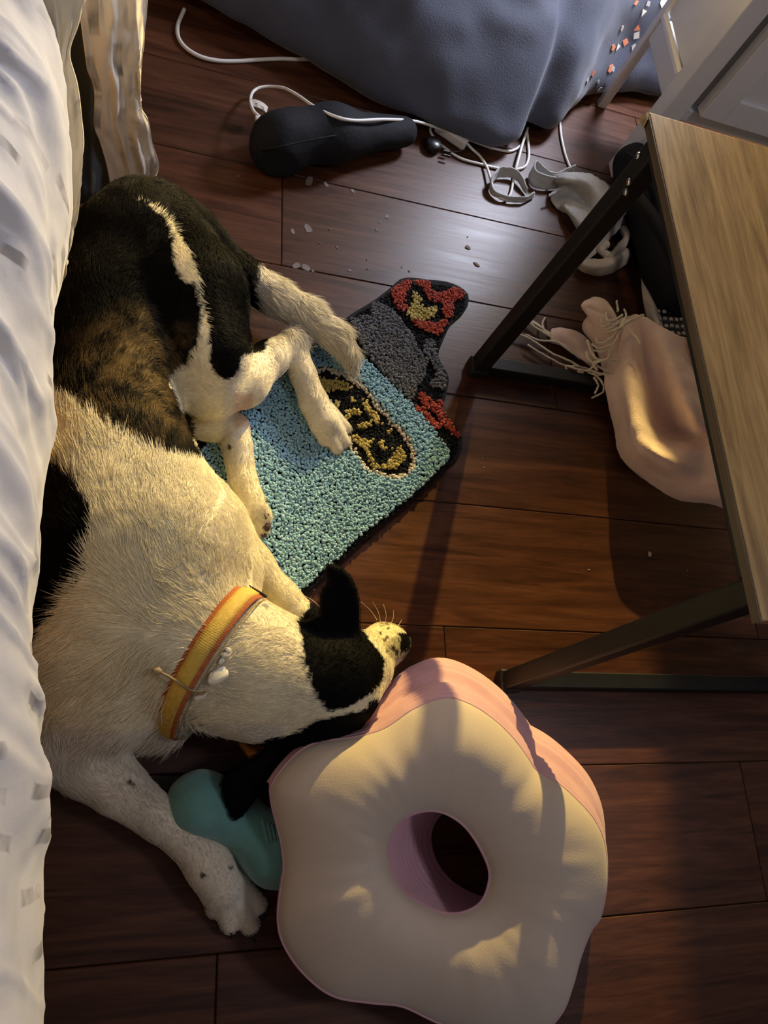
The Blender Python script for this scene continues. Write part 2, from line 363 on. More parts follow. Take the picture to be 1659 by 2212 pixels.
# ================================================================== the room
RW, Y0 = .1925, .0575
floor = tag(box('floor', (-1.3, -1.3, -.03), (2.3, 2.45, -.009), M_SUB, bev=0), kind='structure')
floor['label'] = 'reddish brown laminate floor of long planks'
JOINT = {-1: .93, 0: .45, 3: .69, 4: .21, -2: .145, 1: 1.02, 2: -.05, 5: .98}
PL, pmesh = 1.28, {}
def plank(x0, x1, y0, y1):
    key = round(x1 - x0, 3)
    o = box('plank', (0, 0, -.009), (x1 - x0, y1 - y0, 0), M_FLOOR, floor, bev=0) if key not in pmesh else None
    if o is None:
        o = bpy.data.objects.new('plank', pmesh[key]); COL.objects.link(o); o.parent = floor
    else:
        pmesh[key] = o.data; o.matrix_parent_inverse = Matrix()
    o.location = (x0, y0, 0); bevel(o, .0012, 1); return o
for k in range(-7, 12):
    y0 = Y0 + k * RW; j = JOINT.get(k, random.uniform(0, 1.2)); x = j - 3 * PL
    while x < 2.2:
        a, b_ = max(x, -1.3), min(x + PL, 2.3)
        if b_ - a > .05 and not (b_ < -.9): plank(a + .0005, b_ - .0005, y0 + .0005, y0 + RW - .0005)
        x += PL
tag(box('wall_back', (-1.3, 2.36, 0), (2.3, 2.45, 2.5), M_WALL, bev=0), kind='structure')
tag(box('wall_right', (2.21, -1.3, 0), (2.3, 2.36, 2.5), M_WALL, bev=0), kind='structure')

# ================================================================== bed and bedding
def bedx(y): return -.060 - .075 * (y + .1) * 1.0          # the bed's side runs a few degrees off the planks
ANG = math.atan(.075)
bed = thing('bed', 'bed with pale pine side rail, mostly hidden under white bedding', 'bed', (-.5, .4, 0))
box('mattress', (-.92, -1.1, .26), (-.105, 1.12, .47), M_MATTRESS, bed, .03, ANG, (-.095, .1, 0))
box('side_rail', (-.118, -1.1, .17), (-.096, 1.13, .265), M_RAIL, bed, .003, ANG, (-.096, .1, 0))
box('end_rail', (-.92, 1.10, .17), (-.1, 1.125, .265), M_RAIL, bed, .003, ANG, (-.096, .1, 0))
box('base_cloth', (-.9, -1.05, .02), (-.16, 1.08, .18), M_UNDERBED_DARK, bed, .005, ANG, (-.096, .1, 0))
for yy in (-1.0, 1.09): box('leg', (-.155, yy - .02, 0), (-.112, yy + .03, .2), M_RAIL, bed, .003, ANG, (-.096, .1, 0))

HEM = [(120, -160), (124, 0), (122, 150), (130, 330), (135, 520), (112, 700), (96, 1000), (72, 1300), (66, 1600), (84, 1900), (86, 2290), (80, 2500)]
def duv_row(f, z, shift=0):
    return [(x * (1 - f) + f * (-30) + shift, y, z) for x, y in HEM]
def duv_disp(U, V, G):
    s = U - V * .30; q = np.stack([s, V * .30, 0 * s], -1)
    ridge = lambda n: (1 - np.abs(n) * 1.6) ** 2 * np.sign(1 - np.abs(n) * 1.6)
    side = np.clip((V - .62) / .16, 0, 1); hemf = 1 - .75 * np.clip((V - V.max() + .10) / .10, 0, 1)
    a = ridge(noise(q, 8, 1)) * .017 + ridge(noise(q, 19, 2)) * .010 + ridge(noise(q, 44, 3)) * .0035
    far = np.clip((1.55 - U) / .5, .35, 1)
    return (a - a.mean() - .004) * (.3 + .7 * side) * hemf * far + noise(np.stack([U, V, 0 * U], -1), 55, 3) * .0012
rows = []
hem = PP([(x, y, .285) for x, y in HEM])
def off(d, z): q = hem.copy(); q[:, 0] += d; q[:, 2] = z; return q
rows = [off(-.004, .272), off(0, .285), off(.004, .33), off(.004, .39), off(-.004, .445), off(-.03, .487), off(-.08, .505), off(-.2, .512), off(-.45, .515), off(-.8, .51)]
dv = loft('duvet', rows[::-1], 420, 150, M_DUVET, None, duv_disp, .006, True)
tag(dv, 'white duvet with faint grey dashes hanging in folds over the bed side', 'duvet')

def zh(py, yb, zb): return 1 - (1 - zb) * (1789 - yb) / (1789 - py)
def hang(name, edges, yb, zb, label, cat, mat, disp, thick=.0025, nu=60, dz=None):
    """cloth hanging plumb: each edge runs from top to bottom in the photograph"""
    rows = [[(x, y, max(.012, zh(y, yb, zb) + (d if dz else 0))) for x, y, d in [(p[0], p[1], p[2] if len(p) > 2 else 0) for p in e]] for e in edges]
    o = loft(name, rows, 90, nu, mat, None, disp, thick); return tag(o, label, cat)
wr = lambda amp, sc, sd: (lambda U, V, G: amp * (1 - 2.2 * np.abs(noise(np.stack([V * 2.4, U * .35, 0 * U], -1), sc, sd))) + amp * .5 * noise(np.stack([V * 2.4, U * .8, 0 * U], -1), sc * 2.1, sd + 1) + amp * .2 * noise(G, sc * 2.6, sd + 3))
hang('hanging_sheet', [[(60, -70), (75, 0), (95, 110), (100, 200), (104, 330), (112, 450), (118, 560), (112, 640)],
     [(95, -70), (105, 0), (116, 110), (124, 200), (132, 330), (138, 450), (134, 560), (120, 640)],
     [(130, -70), (138, 0), (128, 110), (136, 165), (152, 300), (150, 420), (146, 520), (128, 610)],
     [(165, -70), (170, 0), (142, 108), (154, 165), (168, 270), (166, 370), (157, 490), (133, 585)],
     [(172, -70), (171, 30), (146, 112), (163, 175), (178, 285), (175, 366), (163, 480), (136, 578)]],
     590, .19, 'cream printed sheet edge hanging below the duvet, lit warm beside the dog', 'sheet', M_SHEET, wr(.006, 26, 5), nu=70)
hang('hanging_blanket', [[(152, -190), (168, 0), (178, 63), (184, 111), (190, 152), (204, 196), (203, 269), (217, 310), (233, 370), (240, 424)],
     [(172, -190), (186, 0), (196, 63), (194, 111), (198, 152), (210, 196), (213, 269), (226, 310), (238, 370), (246, 426)],
     [(198, -190), (205, 0), (206, 63), (204, 111), (206, 152), (214, 196), (222, 269), (234, 310), (246, 370), (252, 428)],
     [(240, -190), (240, 0), (243, 63), (246, 111), (248, 152), (250, 196), (254, 269), (258, 310), (262, 370), (266, 430)],
     [(282, -190), (278, 0), (289, 63), (296, 111), (297, 152), (297, 200), (297, 269), (296, 310), (296, 370), (292, 426)],
     [(300, -190), (297, 0), (300, 63), (302, 111), (299, 152), (302, 210), (308, 262), (314, 312), (318, 372), (302, 420)],
     [(324, -190), (320, 0), (317, 63), (312, 111), (306, 165), (302, 225), (318, 256), (328, 305), (343, 362), (316, 398)]],
     418, .02, 'grey beige blanket end with dark dashes hanging to the floor behind the dog', 'blanket', M_HANG, wr(.007, 22, 9), nu=110)
hb = bpy.data.objects['hanging_blanket']; nb_ = 110
te = np.array([hb.data.vertices[k * 90].co for k in range(nb_)])[::6]
loft('top_fold', [(te + np.array(o_)).tolist() for o_ in ((0, 0, -.004), (-.012, .004, .06), (-.045, .01, .14), (-.12, .01, .205), (-.24, 0, .215))], 60, 30, M_HANG, hb, lambda U, V, G: .004 * noise(G, 30, 5), .0025, True)

hang('gap_shade_panel', [[(x - 8, -190), (x - 4, 0), (x, 120), (x + 3, 230), (x + 6, 330), (x + 10, 440)] for x in (120, 150, 185, 210, 232)],
     395, .012, 'dark panel added for the under-bed darkness between printed sheet and blanket end', 'cloth', M_UNDERBED_DARK, wr(.004, 20, 14), nu=30)  # added dark panel standing in for the darkness under the bed
# ================================================================== navy printed heap at the top
BASE = [(-.16, 1.44), (-.02, 1.385), (.06, 1.335), (.16, 1.305), (.25, 1.285), (.33, 1.25), (.42, 1.205), (.52, 1.19), (.61, 1.185), (.67, 1.215), (.69, 1.262), (.745, 1.268), (.80, 1.345), (.87, 1.42), (.97, 1.46), (1.12, 1.48), (1.3, 1.5)]
def heap(d, z, k=1.0): return [(x * (1 - .0) , y * k + d + (1 - k) * 1.45, z) for x, y in BASE]
bag = thing('navy_bag', 'large soft navy fabric bag with orange and white chip print, behind the cables', 'bag', (.5, 1.6, 0))
body_rows = [heap(.05, .012), heap(.0, .02), heap(-.004, .05), heap(.02, .11, .9), heap(.06, .19, .7), heap(.13, .27, .4), heap(.2, .31, .2), heap(.28, .3, .1), heap(.33, .2, .05), heap(.36, .012, .05)]
navy = loft('body', body_rows, 170, 110, M_NAVY, bag, lambda U, V, G: .010 * noise(G, 9, 3) + .004 * noise(G, 24, 4), 0, True)
nv_co = np.array([v.co for v in navy.data.vertices]); nv_px = np.stack(proj(nv_co), -1); nv_no = np.array([v.normal for v in navy.data.vertices])
if nv_no[:, 2].mean() < 0:
    navy.data.flip_normals(); nv_no = -nv_no
chips = [(1432, 2, 20, 'c'), (1372, 3, 9, 'o'), (1388, 30, 15, 'c'), (1352, 40, 12, 'n'), (1424, 35, 11, 'o'), (1428, 42, 15, 'c'), (1376, 60, 13, 'o'), (1405, 63, 14, 'o'), (1371, 76, 12, 'c'), (1352, 90, 12, 'o'),
         (1324, 105, 11, 'o'), (1335, 101, 12, 'c'), (1366, 101, 10, 'g'), (1314, 146, 12, 'o'), (1324, 144, 10, 'g'), (1282, 155, 12, 'o'), (1268, 176, 9, 'g'), (1295, 205, 10, 'g'), (1290, 178, 8, 'g'), (1400, 10, 10, 'g'), (1445, 20, 9, 'o'), (1340, 60, 9, 'g')]
for px, py, s_, c_ in chips:
    if c_ == 'n': continue
    i = int(np.argmin((nv_px[:, 0] - px) ** 2 + (nv_px[:, 1] - py) ** 2 + 1e6 * (nv_no[:, 2] < -.3)))
    c = nv_co[i]; n = nv_no[i]; e1 = np.cross(n, (0, 0, 1)); e1 /= np.linalg.norm(e1); e2 = np.cross(n, e1); k = random.choice([3, 4, 4, 5]); a0 = random.uniform(0, 6.28)
    ring = [c + n * .0022 + s_ * .00072 * random.uniform(.7, 1.2) * (math.cos(a0 + 6.283 * t / k) * e1 + math.sin(a0 + 6.283 * t / k) * e2) for t in range(k)]
    o = mesh('printed_chip', ring + [q - n * .0016 for q in ring], [tuple(range(k)), tuple(range(2 * k - 1, k - 1, -1))] + [(t, t + k, (t + 1) % k + k, (t + 1) % k) for t in range(k)], {'o': M_ORP, 'c': M_CRP, 'g': M_CHECK}[c_], bag, False)

# ================================================================== white cabinet
cab = thing('cabinet', 'white panelled cabinet on legs behind the wooden table', 'cabinet', (1.2, 1.32, 0))
box('side_panel', (.905, 1.25, .225), (.915, 1.40, 1.05), M_WHITE, cab, .001)
box('bottom_rail', (.9, 1.245, .168), (.922, 1.402, .212), M_WHITE, cab, .0015)
bar('bead', (.9, 1.246, .217), (.9, 1.40, .217), .012, .010, M_WHITE2, cab)
box('post', (.895, 1.205, 0), (.938, 1.245, 1.05), M_WHITE, cab, .002)
box('post', (.895, 1.402, 0), (.915, 1.418, 1.05), M_WHITE, cab, .002)
box('post', (1.66, 1.205, 0), (1.70, 1.245, 1.05), M_WHITE, cab, .002)
box('post', (1.68, 1.402, 0), (1.70, 1.418, 1.05), M_WHITE, cab, .002)
box('front_rail', (.938, 1.215, .155), (1.66, 1.24, .18), M_WHITE, cab, .002)
box('carcass', (.93, 1.245, .172), (1.68, 1.40, 1.04), M_WHITE, cab, .002)
door = box('door', (.962, 1.203, .185), (1.30, 1.222, 1.02), M_WHITE, cab, .002)
for nm, lo, hi in (('door_stile', (.962, 1.196, .185), (1.012, 1.204, 1.02)), ('door_rail', (1.012, 1.196, .185), (1.25, 1.204, .235)), ('door_stile', (1.25, 1.196, .185), (1.30, 1.204, 1.02))):
    box(nm, lo, hi, M_WHITE, door, .002)
door2 = box('door', (1.31, 1.203, .185), (1.65, 1.222, 1.02), M_WHITE, cab, .002)
box('top', (.885, 1.19, 1.05), (1.71, 1.43, 1.075), M_WHITE, cab, .003)

M_ADDED_GLOW, _nt, _b, _N = new_mat('added_glow'); _b.inputs['Emission Color'].default_value = (1, .7, .25, 1); _b.inputs['Emission Strength'].default_value = 12
clip = thing('added_glow_light', 'added unseen warm light at the white cabinet corner, giving its yellow glow', 'lamp', (.868, 1.225, .52))
light('added_glow_point', 'POINT', (.872, 1.222, .505), .55, (1.0, .68, .22), .012)  # unseen light added for the yellow glow on the corner post
lathe('added_glow_bulb', [(.001, 0), (.007, .003), (.010, .010), (.008, .018), (.005, .024), (.005, .03)], (.872, 1.222, .52), M_ADDED_GLOW, clip, 14)
box('clip', (.862, 1.212, .55), (.896, 1.232, .566), M_BLACKPL, clip, .002)
# ---- unseen warm lamp; added rim keeps its light low, added disc blocks floor glare
LX, LY, LZ = 0.95, 2.08, .70
blocker_stool = thing('blocker_stool', 'added unseen wooden disc on legs that blocks lamp light from the near floor', 'blocker_stool', (LX, LY, 0))
lathe('blocker_disc', [(.001, .565), (.25, .565), (.26, .572), (.26, .59), (.255, .596), (.001, .596)], (LX, LY, 0), M_OAK, blocker_stool, 36)
for a in range(4):
    c, q = math.cos(.785 + a * 1.5708), math.sin(.785 + a * 1.5708); tube('leg', [(LX + .19 * c, LY + .19 * q, 0), (LX + .15 * c, LY + .15 * q, .566)], .014, M_OAK, blocker_stool, 10)
lamp = thing('table_lamp', 'unseen warm lamp with a rim added to cut its light', 'lamp', (LX, LY, .5962))
lathe('base', [(.001, 0), (.055, 0), (.055, .008), (.05, .012), (.001, .012)], (LX, LY, .5963), M_WHITE, lamp, 28)
lathe('stem', [(.001, 0), (.006, 0), (.006, .06), (.010, .062), (.010, .07), (.001, .07)], (LX, LY, .608), M_WHITE, lamp, 14)
v, f = [], []
for k, (rr_, zz_) in enumerate(((.105, LZ - .020), (.085, .90), (.082, .90), (.102, LZ - .020))):
    for a in range(40): v.append((LX + rr_ * math.cos(6.2832 * a / 40), LY + rr_ * math.sin(6.2832 * a / 40), zz_))
f = [(k * 40 + a, k * 40 + (a + 1) % 40, ((k + 1) % 4) * 40 + (a + 1) % 40, ((k + 1) % 4) * 40 + a) for k in range(4) for a in range(40)]
mesh('blocker_shade', v, f, simple('blocker_shade_fabric', (.25, .18, .1), rough=.9), lamp)  # opaque rim added to keep warm light off the duvet
light('lamp_bulb', 'POINT', (LX, LY, LZ), 320.0, (1.0, 0.73, 0.22), 0.016)
# ================================================================== table
TX, TYA, TYB, TZ = .527, .688, .172, .497
tbl = thing('side_table', 'low table with oak veneer top and black square tube frame', 'table', (.78, .43, 0))
TT = .011
top = box('tabletop', (TX - .006, .142, TZ - TT), (1.06, .722, TZ), M_OAK, tbl, .0012)
box('edge_band', (TX - .0075, .1415, TZ - TT + .0005), (TX - .0062, .717, TZ - .0008), M_OAKEDGE, tbl, 0)
v = np.array([(TX - .010, .706, TZ - TT), (TX - .010, .7245, TZ - TT), (TX + .004, .7245, TZ - TT), (TX - .0095, .710, TZ - .002), (TX - .0095, .7235, TZ - .001), (TX + .002, .7235, TZ - .0005)]) + RNG.normal(0, .0008, (6, 3))
mesh('chipped_corner', v, [(0, 2, 1), (3, 4, 5), (0, 1, 4, 3), (1, 2, 5, 4), (2, 0, 3, 5)], M_CHIP, tbl, False)
tw = .026
for yy in (TYA, TYB):
    for xx in (TX + tw / 2, 1.03):
        box('leg', (xx - tw / 2, yy - tw / 2, .002), (xx + tw / 2, yy + tw / 2, TZ - TT), M_BLACKMETAL, tbl, .0025)
    box('foot_bar', (TX + tw, yy - tw / 2 + .001, .004), (1.03 - tw / 2, yy + tw / 2 - .001, .029), M_BLACKMETAL, tbl, .002)
    box('foot_cap', (TX - .003, yy - tw / 2 - .003, 0), (TX + tw + .002, yy + tw / 2 + .003, .02), M_BLACKPL, tbl, .003)
    box('top_bar', (TX + tw, yy - tw / 2 + .001, TZ - .034), (1.03 - tw / 2, yy + tw / 2 - .001, TZ - TT - .0002), M_BLACKMETAL, tbl, .002)
box('front_rail', (TX, TYB + tw / 2, TZ - .0235), (TX + tw, TYA - tw / 2, TZ - TT - .0002), M_BLACKMETAL, tbl, .002)
box('back_rail', (1.017, TYB + tw / 2, TZ - .0235), (1.043, TYA - tw / 2, TZ - TT - .0002), M_BLACKMETAL, tbl, .002)
for yy, zz in ((.700, .462), (.676, .440), (.668, .432)):
    lathe('screw', [(.0005, 0), (.0042, 0), (.0042, .002), (.003, .003), (.0005, .003)], (TX, yy if yy < .69 else .694, zz), M_STEEL, tbl, 12, (-1, 0, 0))

# ================================================================== things under the table
s = SDF((.72, .70, 0), (1.2, 1.36, .22), .006)
s.cone(P(1364, 350, .075), P(1400, 440, .06), .036, .05, .03); s.ball(P(1470, 470, .06), (.085, .10, .085), .04); s.cone(P(1420, 520, .05), P(1462, 640, .05), .045, .05, .03)
s.ball(P(1520, 590, .06), (.07, .09, .08), .04); s.floor()
V, Fc = s.build(); V += .006 * np.stack([noise(V, 18, 1), noise(V, 18, 2), noise(V, 18, 3)], -1); V[:, 2] = np.maximum(V[:, 2], .001)
bp_ = thing('black_backpack', 'slumped black nylon backpack under the far end of the wooden table', 'backpack', (.93, .98, 0))
mesh('body', V, Fc, M_BLACKFAB, bp_)
tube('strap', spline(PP([(1372, 420, .10), (1410, 470, .125), (1450, 540, .13), (1480, 610, .12)]), 20), .012, M_BLACKFAB, bp_, 8)
tube('seam_piping', spline(PP([(1350, 330, .1), (1380, 350, .113), (1420, 400, .12), (1470, 440, .145)]), 24), .0035, M_BLACKFAB, bp_, 6)
card = loft('paper_bag', [[(1385, 598, .015), (1388, 640, .02), (1398, 690, .03), (1412, 735, .035)], [(1398, 612, .02), (1408, 650, .04), (1418, 690, .06), (1430, 735, .07)], [(1412, 640, .015), (1424, 672, .03), (1434, 702, .04), (1446, 735, .05)]], 24, 14, M_CARD, None, None, .002)
tag(card, 'pale folded paper piece between scarf and black backpack', 'paper')
ck = thing('checked_cloth', 'black and white checked cloth peeking out above the pink scarf', 'cloth', (.9, .85, 0))
loft('weave', [[(1420, 670, .03), (1455, 662, .035), (1500, 668, .04), (1530, 680, .05)], [(1418, 712, .045), (1455, 708, .055), (1500, 712, .06), (1530, 720, .06)], [(1420, 760, .05), (1455, 762, .055), (1500, 770, .055), (1530, 780, .05)]], 30, 16, M_CHECKD, ck, None, .004)
for a in range(9):
    for b_ in range(5):
        x = 1424 + a * 12 + random.uniform(-1, 1) + b_ * 2; y = 674 + b_ * 15 + random.uniform(-1, 1) - abs(a - 4) * .4
        zc = .045 + .018 * min(1, b_ / 2); c = P(x, y, zc + .006); r = .0042
        ring = [c + np.array([r * math.cos(t), r * math.sin(t), 0]) for t in np.linspace(.785, 7.07, 5)[:4]]
        mesh('check', ring + [q - (0, 0, .003) for q in ring], [(0, 1, 2, 3), (0, 4, 5, 1), (1, 5, 6, 2), (2, 6, 7, 3), (3, 7, 4, 0)], M_CHECK, ck, False)

# ================================================================== pink scarf with fringe
sc_ = thing('scarf', 'pale pink fleece scarf with cream fringe slumped under the wooden table', 'scarf', (.75, .65, 0))
R_ = [[(1332, 700, .03), (1318, 760, .030), (1306, 830, .036), (1330, 920, .012), (1344, 985, .012), (1395, 1035, .012), (1475, 1080, .03), (1545, 1088, .06), (1640, 1130, .08)],
      [(1344, 694, .045), (1336, 760, .046), (1335, 840, .046), (1352, 920, .045), (1365, 975, .05), (1420, 1020, .05), (1490, 1058, .065), (1550, 1075, .085), (1650, 1110, .10)],
      [(1358, 684, .06), (1360, 750, .064), (1366, 830, .072), (1378, 910, .080), (1398, 965, .088), (1450, 1000, .09), (1510, 1030, .085), (1560, 1050, .10), (1660, 1080, .11)],
      [(1374, 680, .058), (1386, 740, .050), (1396, 810, .044), (1410, 890, .034), (1436, 945, .032), (1480, 975, .080), (1525, 1005, .09), (1575, 1020, .11), (1670, 1040, .12)],
      [(1398, 688, .07), (1412, 740, .075), (1424, 800, .062), (1442, 870, .045), (1466, 920, .036), (1496, 945, .050), (1540, 970, .10), (1590, 985, .12), (1680, 1000, .13)],
      [(1425, 705, .085), (1444, 755, .095), (1464, 810, .11), (1482, 865, .12), (1500, 905, .118), (1516, 925, .110), (1556, 935, .11), (1605, 945, .13), (1690, 955, .14)],
      [(1460, 725, .09), (1490, 775, .085), (1515, 820, .09), (1530, 865, .10), (1544, 890, .11), (1560, 900, .115), (1590, 900, .125), (1630, 900, .14), (1700, 900, .15)],
      [(1500, 735, .085), (1540, 780, .09), (1570, 820, .1), (1590, 850, .11), (1600, 865, .12), (1620, 870, .125), (1640, 870, .13), (1670, 870, .14), (1710, 860, .15)]]
loft('scarf_body', R_, 90, 90, M_SCARF, sc_, lambda U, V, G: .0025 * noise(G, 40, 3) + .0008 * noise(G, 180, 4), .006)
loft('rolled_end', [[(1310, 835, .012), (1300, 790, .014), (1285, 745, .016), (1262, 712, .018), (1268, 692, .03), (1290, 690, .04), (1305, 668, .03)],
     [(1325, 825, .02), (1318, 780, .03), (1304, 740, .035), (1285, 705, .045), (1272, 672, .05), (1295, 680, .06), (1318, 690, .05)],
     [(1332, 800, .03), (1330, 760, .045), (1320, 722, .055), (1300, 690, .06), (1258, 660, .055), (1300, 662, .065), (1330, 700, .055)],
     [(1336, 775, .035), (1336, 740, .05), (1332, 712, .055), (1312, 668, .05), (1280, 644, .04), (1310, 655, .05), (1338, 705, .05)]], 60, 40, M_SCARF, sc_, lambda U, V, G: .002 * noise(G, 50, 3), .005)
loft('fold_flap', [[(1290, 800, .012), (1262, 782, .012), (1225, 752, .010), (1190, 740, .008)], [(1282, 770, .016), (1256, 748, .02), (1222, 728, .018), (1188, 722, .012)], [(1276, 742, .014), (1250, 722, .018), (1218, 710, .016), (1192, 712, .01)]], 30, 16, M_SCARF, sc_, lambda U, V, G: .002 * noise(G, 60, 3), .005)
FR = [[(1262, 798), (1230, 780), (1190, 762), (1150, 735), (1118, 720), (1108, 714)], [(1255, 775), (1222, 752), (1190, 728), (1150, 702), (1132, 682)], [(1250, 765), (1215, 742), (1175, 712), (1160, 700), (1140, 685)], [(1230, 752), (1200, 738), (1165, 735), (1134, 722)],
      [(1218, 735), (1200, 725), (1178, 718), (1172, 700), (1177, 686)], [(1275, 800), (1250, 792), (1220, 790), (1180, 770), (1140, 745)], [(1245, 745), (1215, 735), (1180, 715), (1150, 696), (1128, 690)],
      [(1330, 690, .06), (1318, 700, .065), (1300, 705, .06), (1298, 690, .06)], [(1345, 680, .07), (1330, 690, .07), (1312, 692, .065), (1308, 676, .06)], [(1335, 672, .07), (1332, 650, .07)], [(1372, 688, .07), (1352, 700, .075), (1330, 712, .07), (1310, 718, .05)],
      [(1390, 680, .075), (1365, 690, .08), (1345, 702, .075), (1325, 725, .06)], [(1350, 690, .075), (1335, 712, .07), (1320, 730, .06), (1296, 742, .05), (1285, 730, .045)], [(1345, 700, .07), (1330, 735, .065), (1310, 748, .05), (1290, 752, .04), (1278, 742, .04)],
      [(1352, 705, .075), (1368, 722, .075), (1382, 742, .075)], [(1330, 720, .06), (1318, 745, .05), (1300, 760, .04), (1280, 755, .03)], [(1268, 735, .03), (1280, 765, .035), (1300, 780, .04), (1330, 778, .04), (1360, 782, .045)],
      [(1318, 755, .05), (1312, 775, .045), (1290, 782, .04), (1270, 800, .02), (1240, 795, .02), (1222, 790, .015), (1230, 805, .012), (1260, 805, .015)], [(1290, 800, .03), (1282, 785, .035), (1300, 780, .04), (1322, 785, .04), (1318, 800, .03), (1295, 810, .02), (1270, 805, .015)],
      [(1332, 815, .03), (1300, 808, .025), (1270, 800, .02), (1240, 805, .012)], [(1330, 805, .03), (1310, 800, .03), (1290, 790, .03), (1270, 775, .03), (1266, 760, .03)], [(1280, 805, .02), (1300, 825, .018), (1303, 845, .012), (1278, 860, .006)], [(1282, 815, .02), (1292, 832, .014), (1285, 850, .008)],
      [(1325, 690, .065), (1322, 672, .07), (1316, 662, .07)], [(1340, 700, .07), (1352, 682, .075), (1348, 668, .075)], [(1310, 712, .06), (1325, 706, .065), (1342, 690, .07), (1362, 684, .075)]]
for p in FR:
    q = spline(PP([(a[0], a[1], (a[2] + .014) if len(a) > 2 else .012) for a in p]), 26); q += .0008 * np.stack([noise(q, 260, k) for k in (1, 2, 3)], -1)
    tube('fringe_strand', q, np.linspace(.0022, .0017, 26), M_FRINGE, sc_, 6)
peach = loft('peach_cloth', [[(1478, 712, .09), (1490, 735, .1), (1505, 765, .11)], [(1500, 702, .1), (1512, 730, .11), (1525, 770, .12)], [(1525, 712, .09), (1535, 740, .1), (1540, 775, .11)]], 14, 12, M_PEACH, None, None, .006)
tag(peach, 'bright peach cloth fold beside the checked cloth', 'cloth')

# ================================================================== grey torn cloth
gc = thing('torn_cloth', 'crumpled torn grey and cream cloth lying near the white cables', 'cloth', (.8, 1.05, 0))
def strip(pts, wd, mat, lean=(0, 0, 1), n=50):
    c = spline(PP(pts), n); t = np.gradient(c, axis=0); ln = np.array(lean, float); ln = ln / np.linalg.norm(ln)
    w_ = np.broadcast_to(np.asarray(wd, float), (n,)) if np.ndim(wd) == 0 else np.interp(np.linspace(0, 1, n), np.linspace(0, 1, len(wd)), wd)
    rows = [c + ln * (k * w_)[:, None] * 1.0 + .0015 * np.stack([noise(c, 90, k2 + int(k * 9)) for k2 in (1, 2, 3)], -1) for k in np.linspace(0, 1, 6)]
    return loft('cloth_strip', [r.tolist() for r in rows], n, 12, mat, gc, None, .003, True)
strip([(1137, 418, .004), (1112, 388, .004), (1075, 384, .004), (1058, 405, .004), (1066, 424, .004), (1095, 434, .004), (1130, 436, .004), (1152, 425, .004)], [.010, .02, .022, .02, .012, .01, .012, .01], M_GREY, (-.15, .25, 1))
strip([(1236, 372, .01), (1200, 385, .012), (1172, 384, .012), (1150, 372, .01), (1143, 385, .004), (1152, 402, .004), (1185, 408, .004), (1222, 402, .006), (1240, 392, .01)], [.016, .014, .012, .02, .026, .028, .024, .016, .012], M_GREY, (0, .35, 1))
loft('cloth_fold', [[(1195, 378, .02), (1215, 373, .035), (1250, 374, .04), (1280, 380, .04), (1312, 400, .035), (1345, 440, .03)], [(1200, 392, .02), (1222, 388, .045), (1250, 388, .055), (1275, 396, .06), (1300, 420, .055), (1335, 462, .045)],
     [(1208, 402, .012), (1232, 402, .03), (1250, 408, .035), (1270, 420, .04), (1290, 445, .045), (1322, 480, .04)], [(1190, 425, .004), (1216, 420, .012), (1244, 425, .02), (1262, 445, .025), (1278, 470, .03), (1305, 500, .03)],
     [(1196, 442, .004), (1210, 445, .008), (1222, 450, .02), (1235, 462, .026), (1252, 482, .03), (1282, 515, .028)], [(1205, 452, .002), (1215, 458, .002), (1226, 464, .003), (1238, 475, .004), (1250, 492, .005), (1272, 525, .005)]], 60, 50, M_GREY, gc, lambda U, V, G: .003 * noise(G, 45, 2) + .0012 * noise(G, 140, 4), .004)
strip([(1186, 424, .02), (1205, 414, .025), (1222, 406, .03)], [.004, .008, .003], M_GREY, (.2, 1, .3), 20)
loft('cloth_fold', [[(1232, 545, .006), (1245, 525, .014), (1268, 502, .03), (1300, 470, .045), (1342, 436, .05)], [(1238, 562, .006), (1258, 540, .02), (1285, 520, .035), (1315, 490, .045), (1350, 452, .04)], [(1246, 575, .005), (1272, 560, .018), (1295, 540, .03), (1320, 512, .03), (1352, 480, .02)]], 40, 26, M_GREY, gc, lambda U, V, G: .003 * noise(G, 60, 5), .004)
loft('cloth_fold', [[(1240, 568, .004), (1262, 586, .004), (1290, 594, .004), (1325, 588, .004), (1356, 560, .006), (1364, 538, .01)], [(1244, 562, .015), (1268, 574, .025), (1296, 578, .03), (1322, 570, .03), (1345, 552, .025), (1358, 536, .015)], [(1252, 558, .01), (1278, 562, .02), (1300, 560, .03), (1318, 552, .025), (1335, 545, .02), (1350, 536, .01)]], 40, 20, M_CREAMCL, gc, lambda U, V, G: .0035 * noise(G, 60, 7) + .001 * noise(G, 180, 4), .005)
for pts in ([(1352, 440, .04), (1344, 460, .05), (1318, 480, .055), (1296, 498, .05), (1278, 520, .04)], [(1344, 492, .02), (1352, 512, .025), (1344, 530, .028), (1326, 546, .025), (1312, 560, .02)], [(1308, 528, .03), (1300, 540, .035), (1310, 552, .03)]):
    q = spline(PP(pts), 30); tw_ = .0075 + .0012 * np.sin(np.linspace(0, 14, 30)); tube('twisted_strand', q + .002 * np.stack([noise(q, 70, k) for k in (4, 5, 6)], -1), tw_, M_CREAMCL, gc, 10)

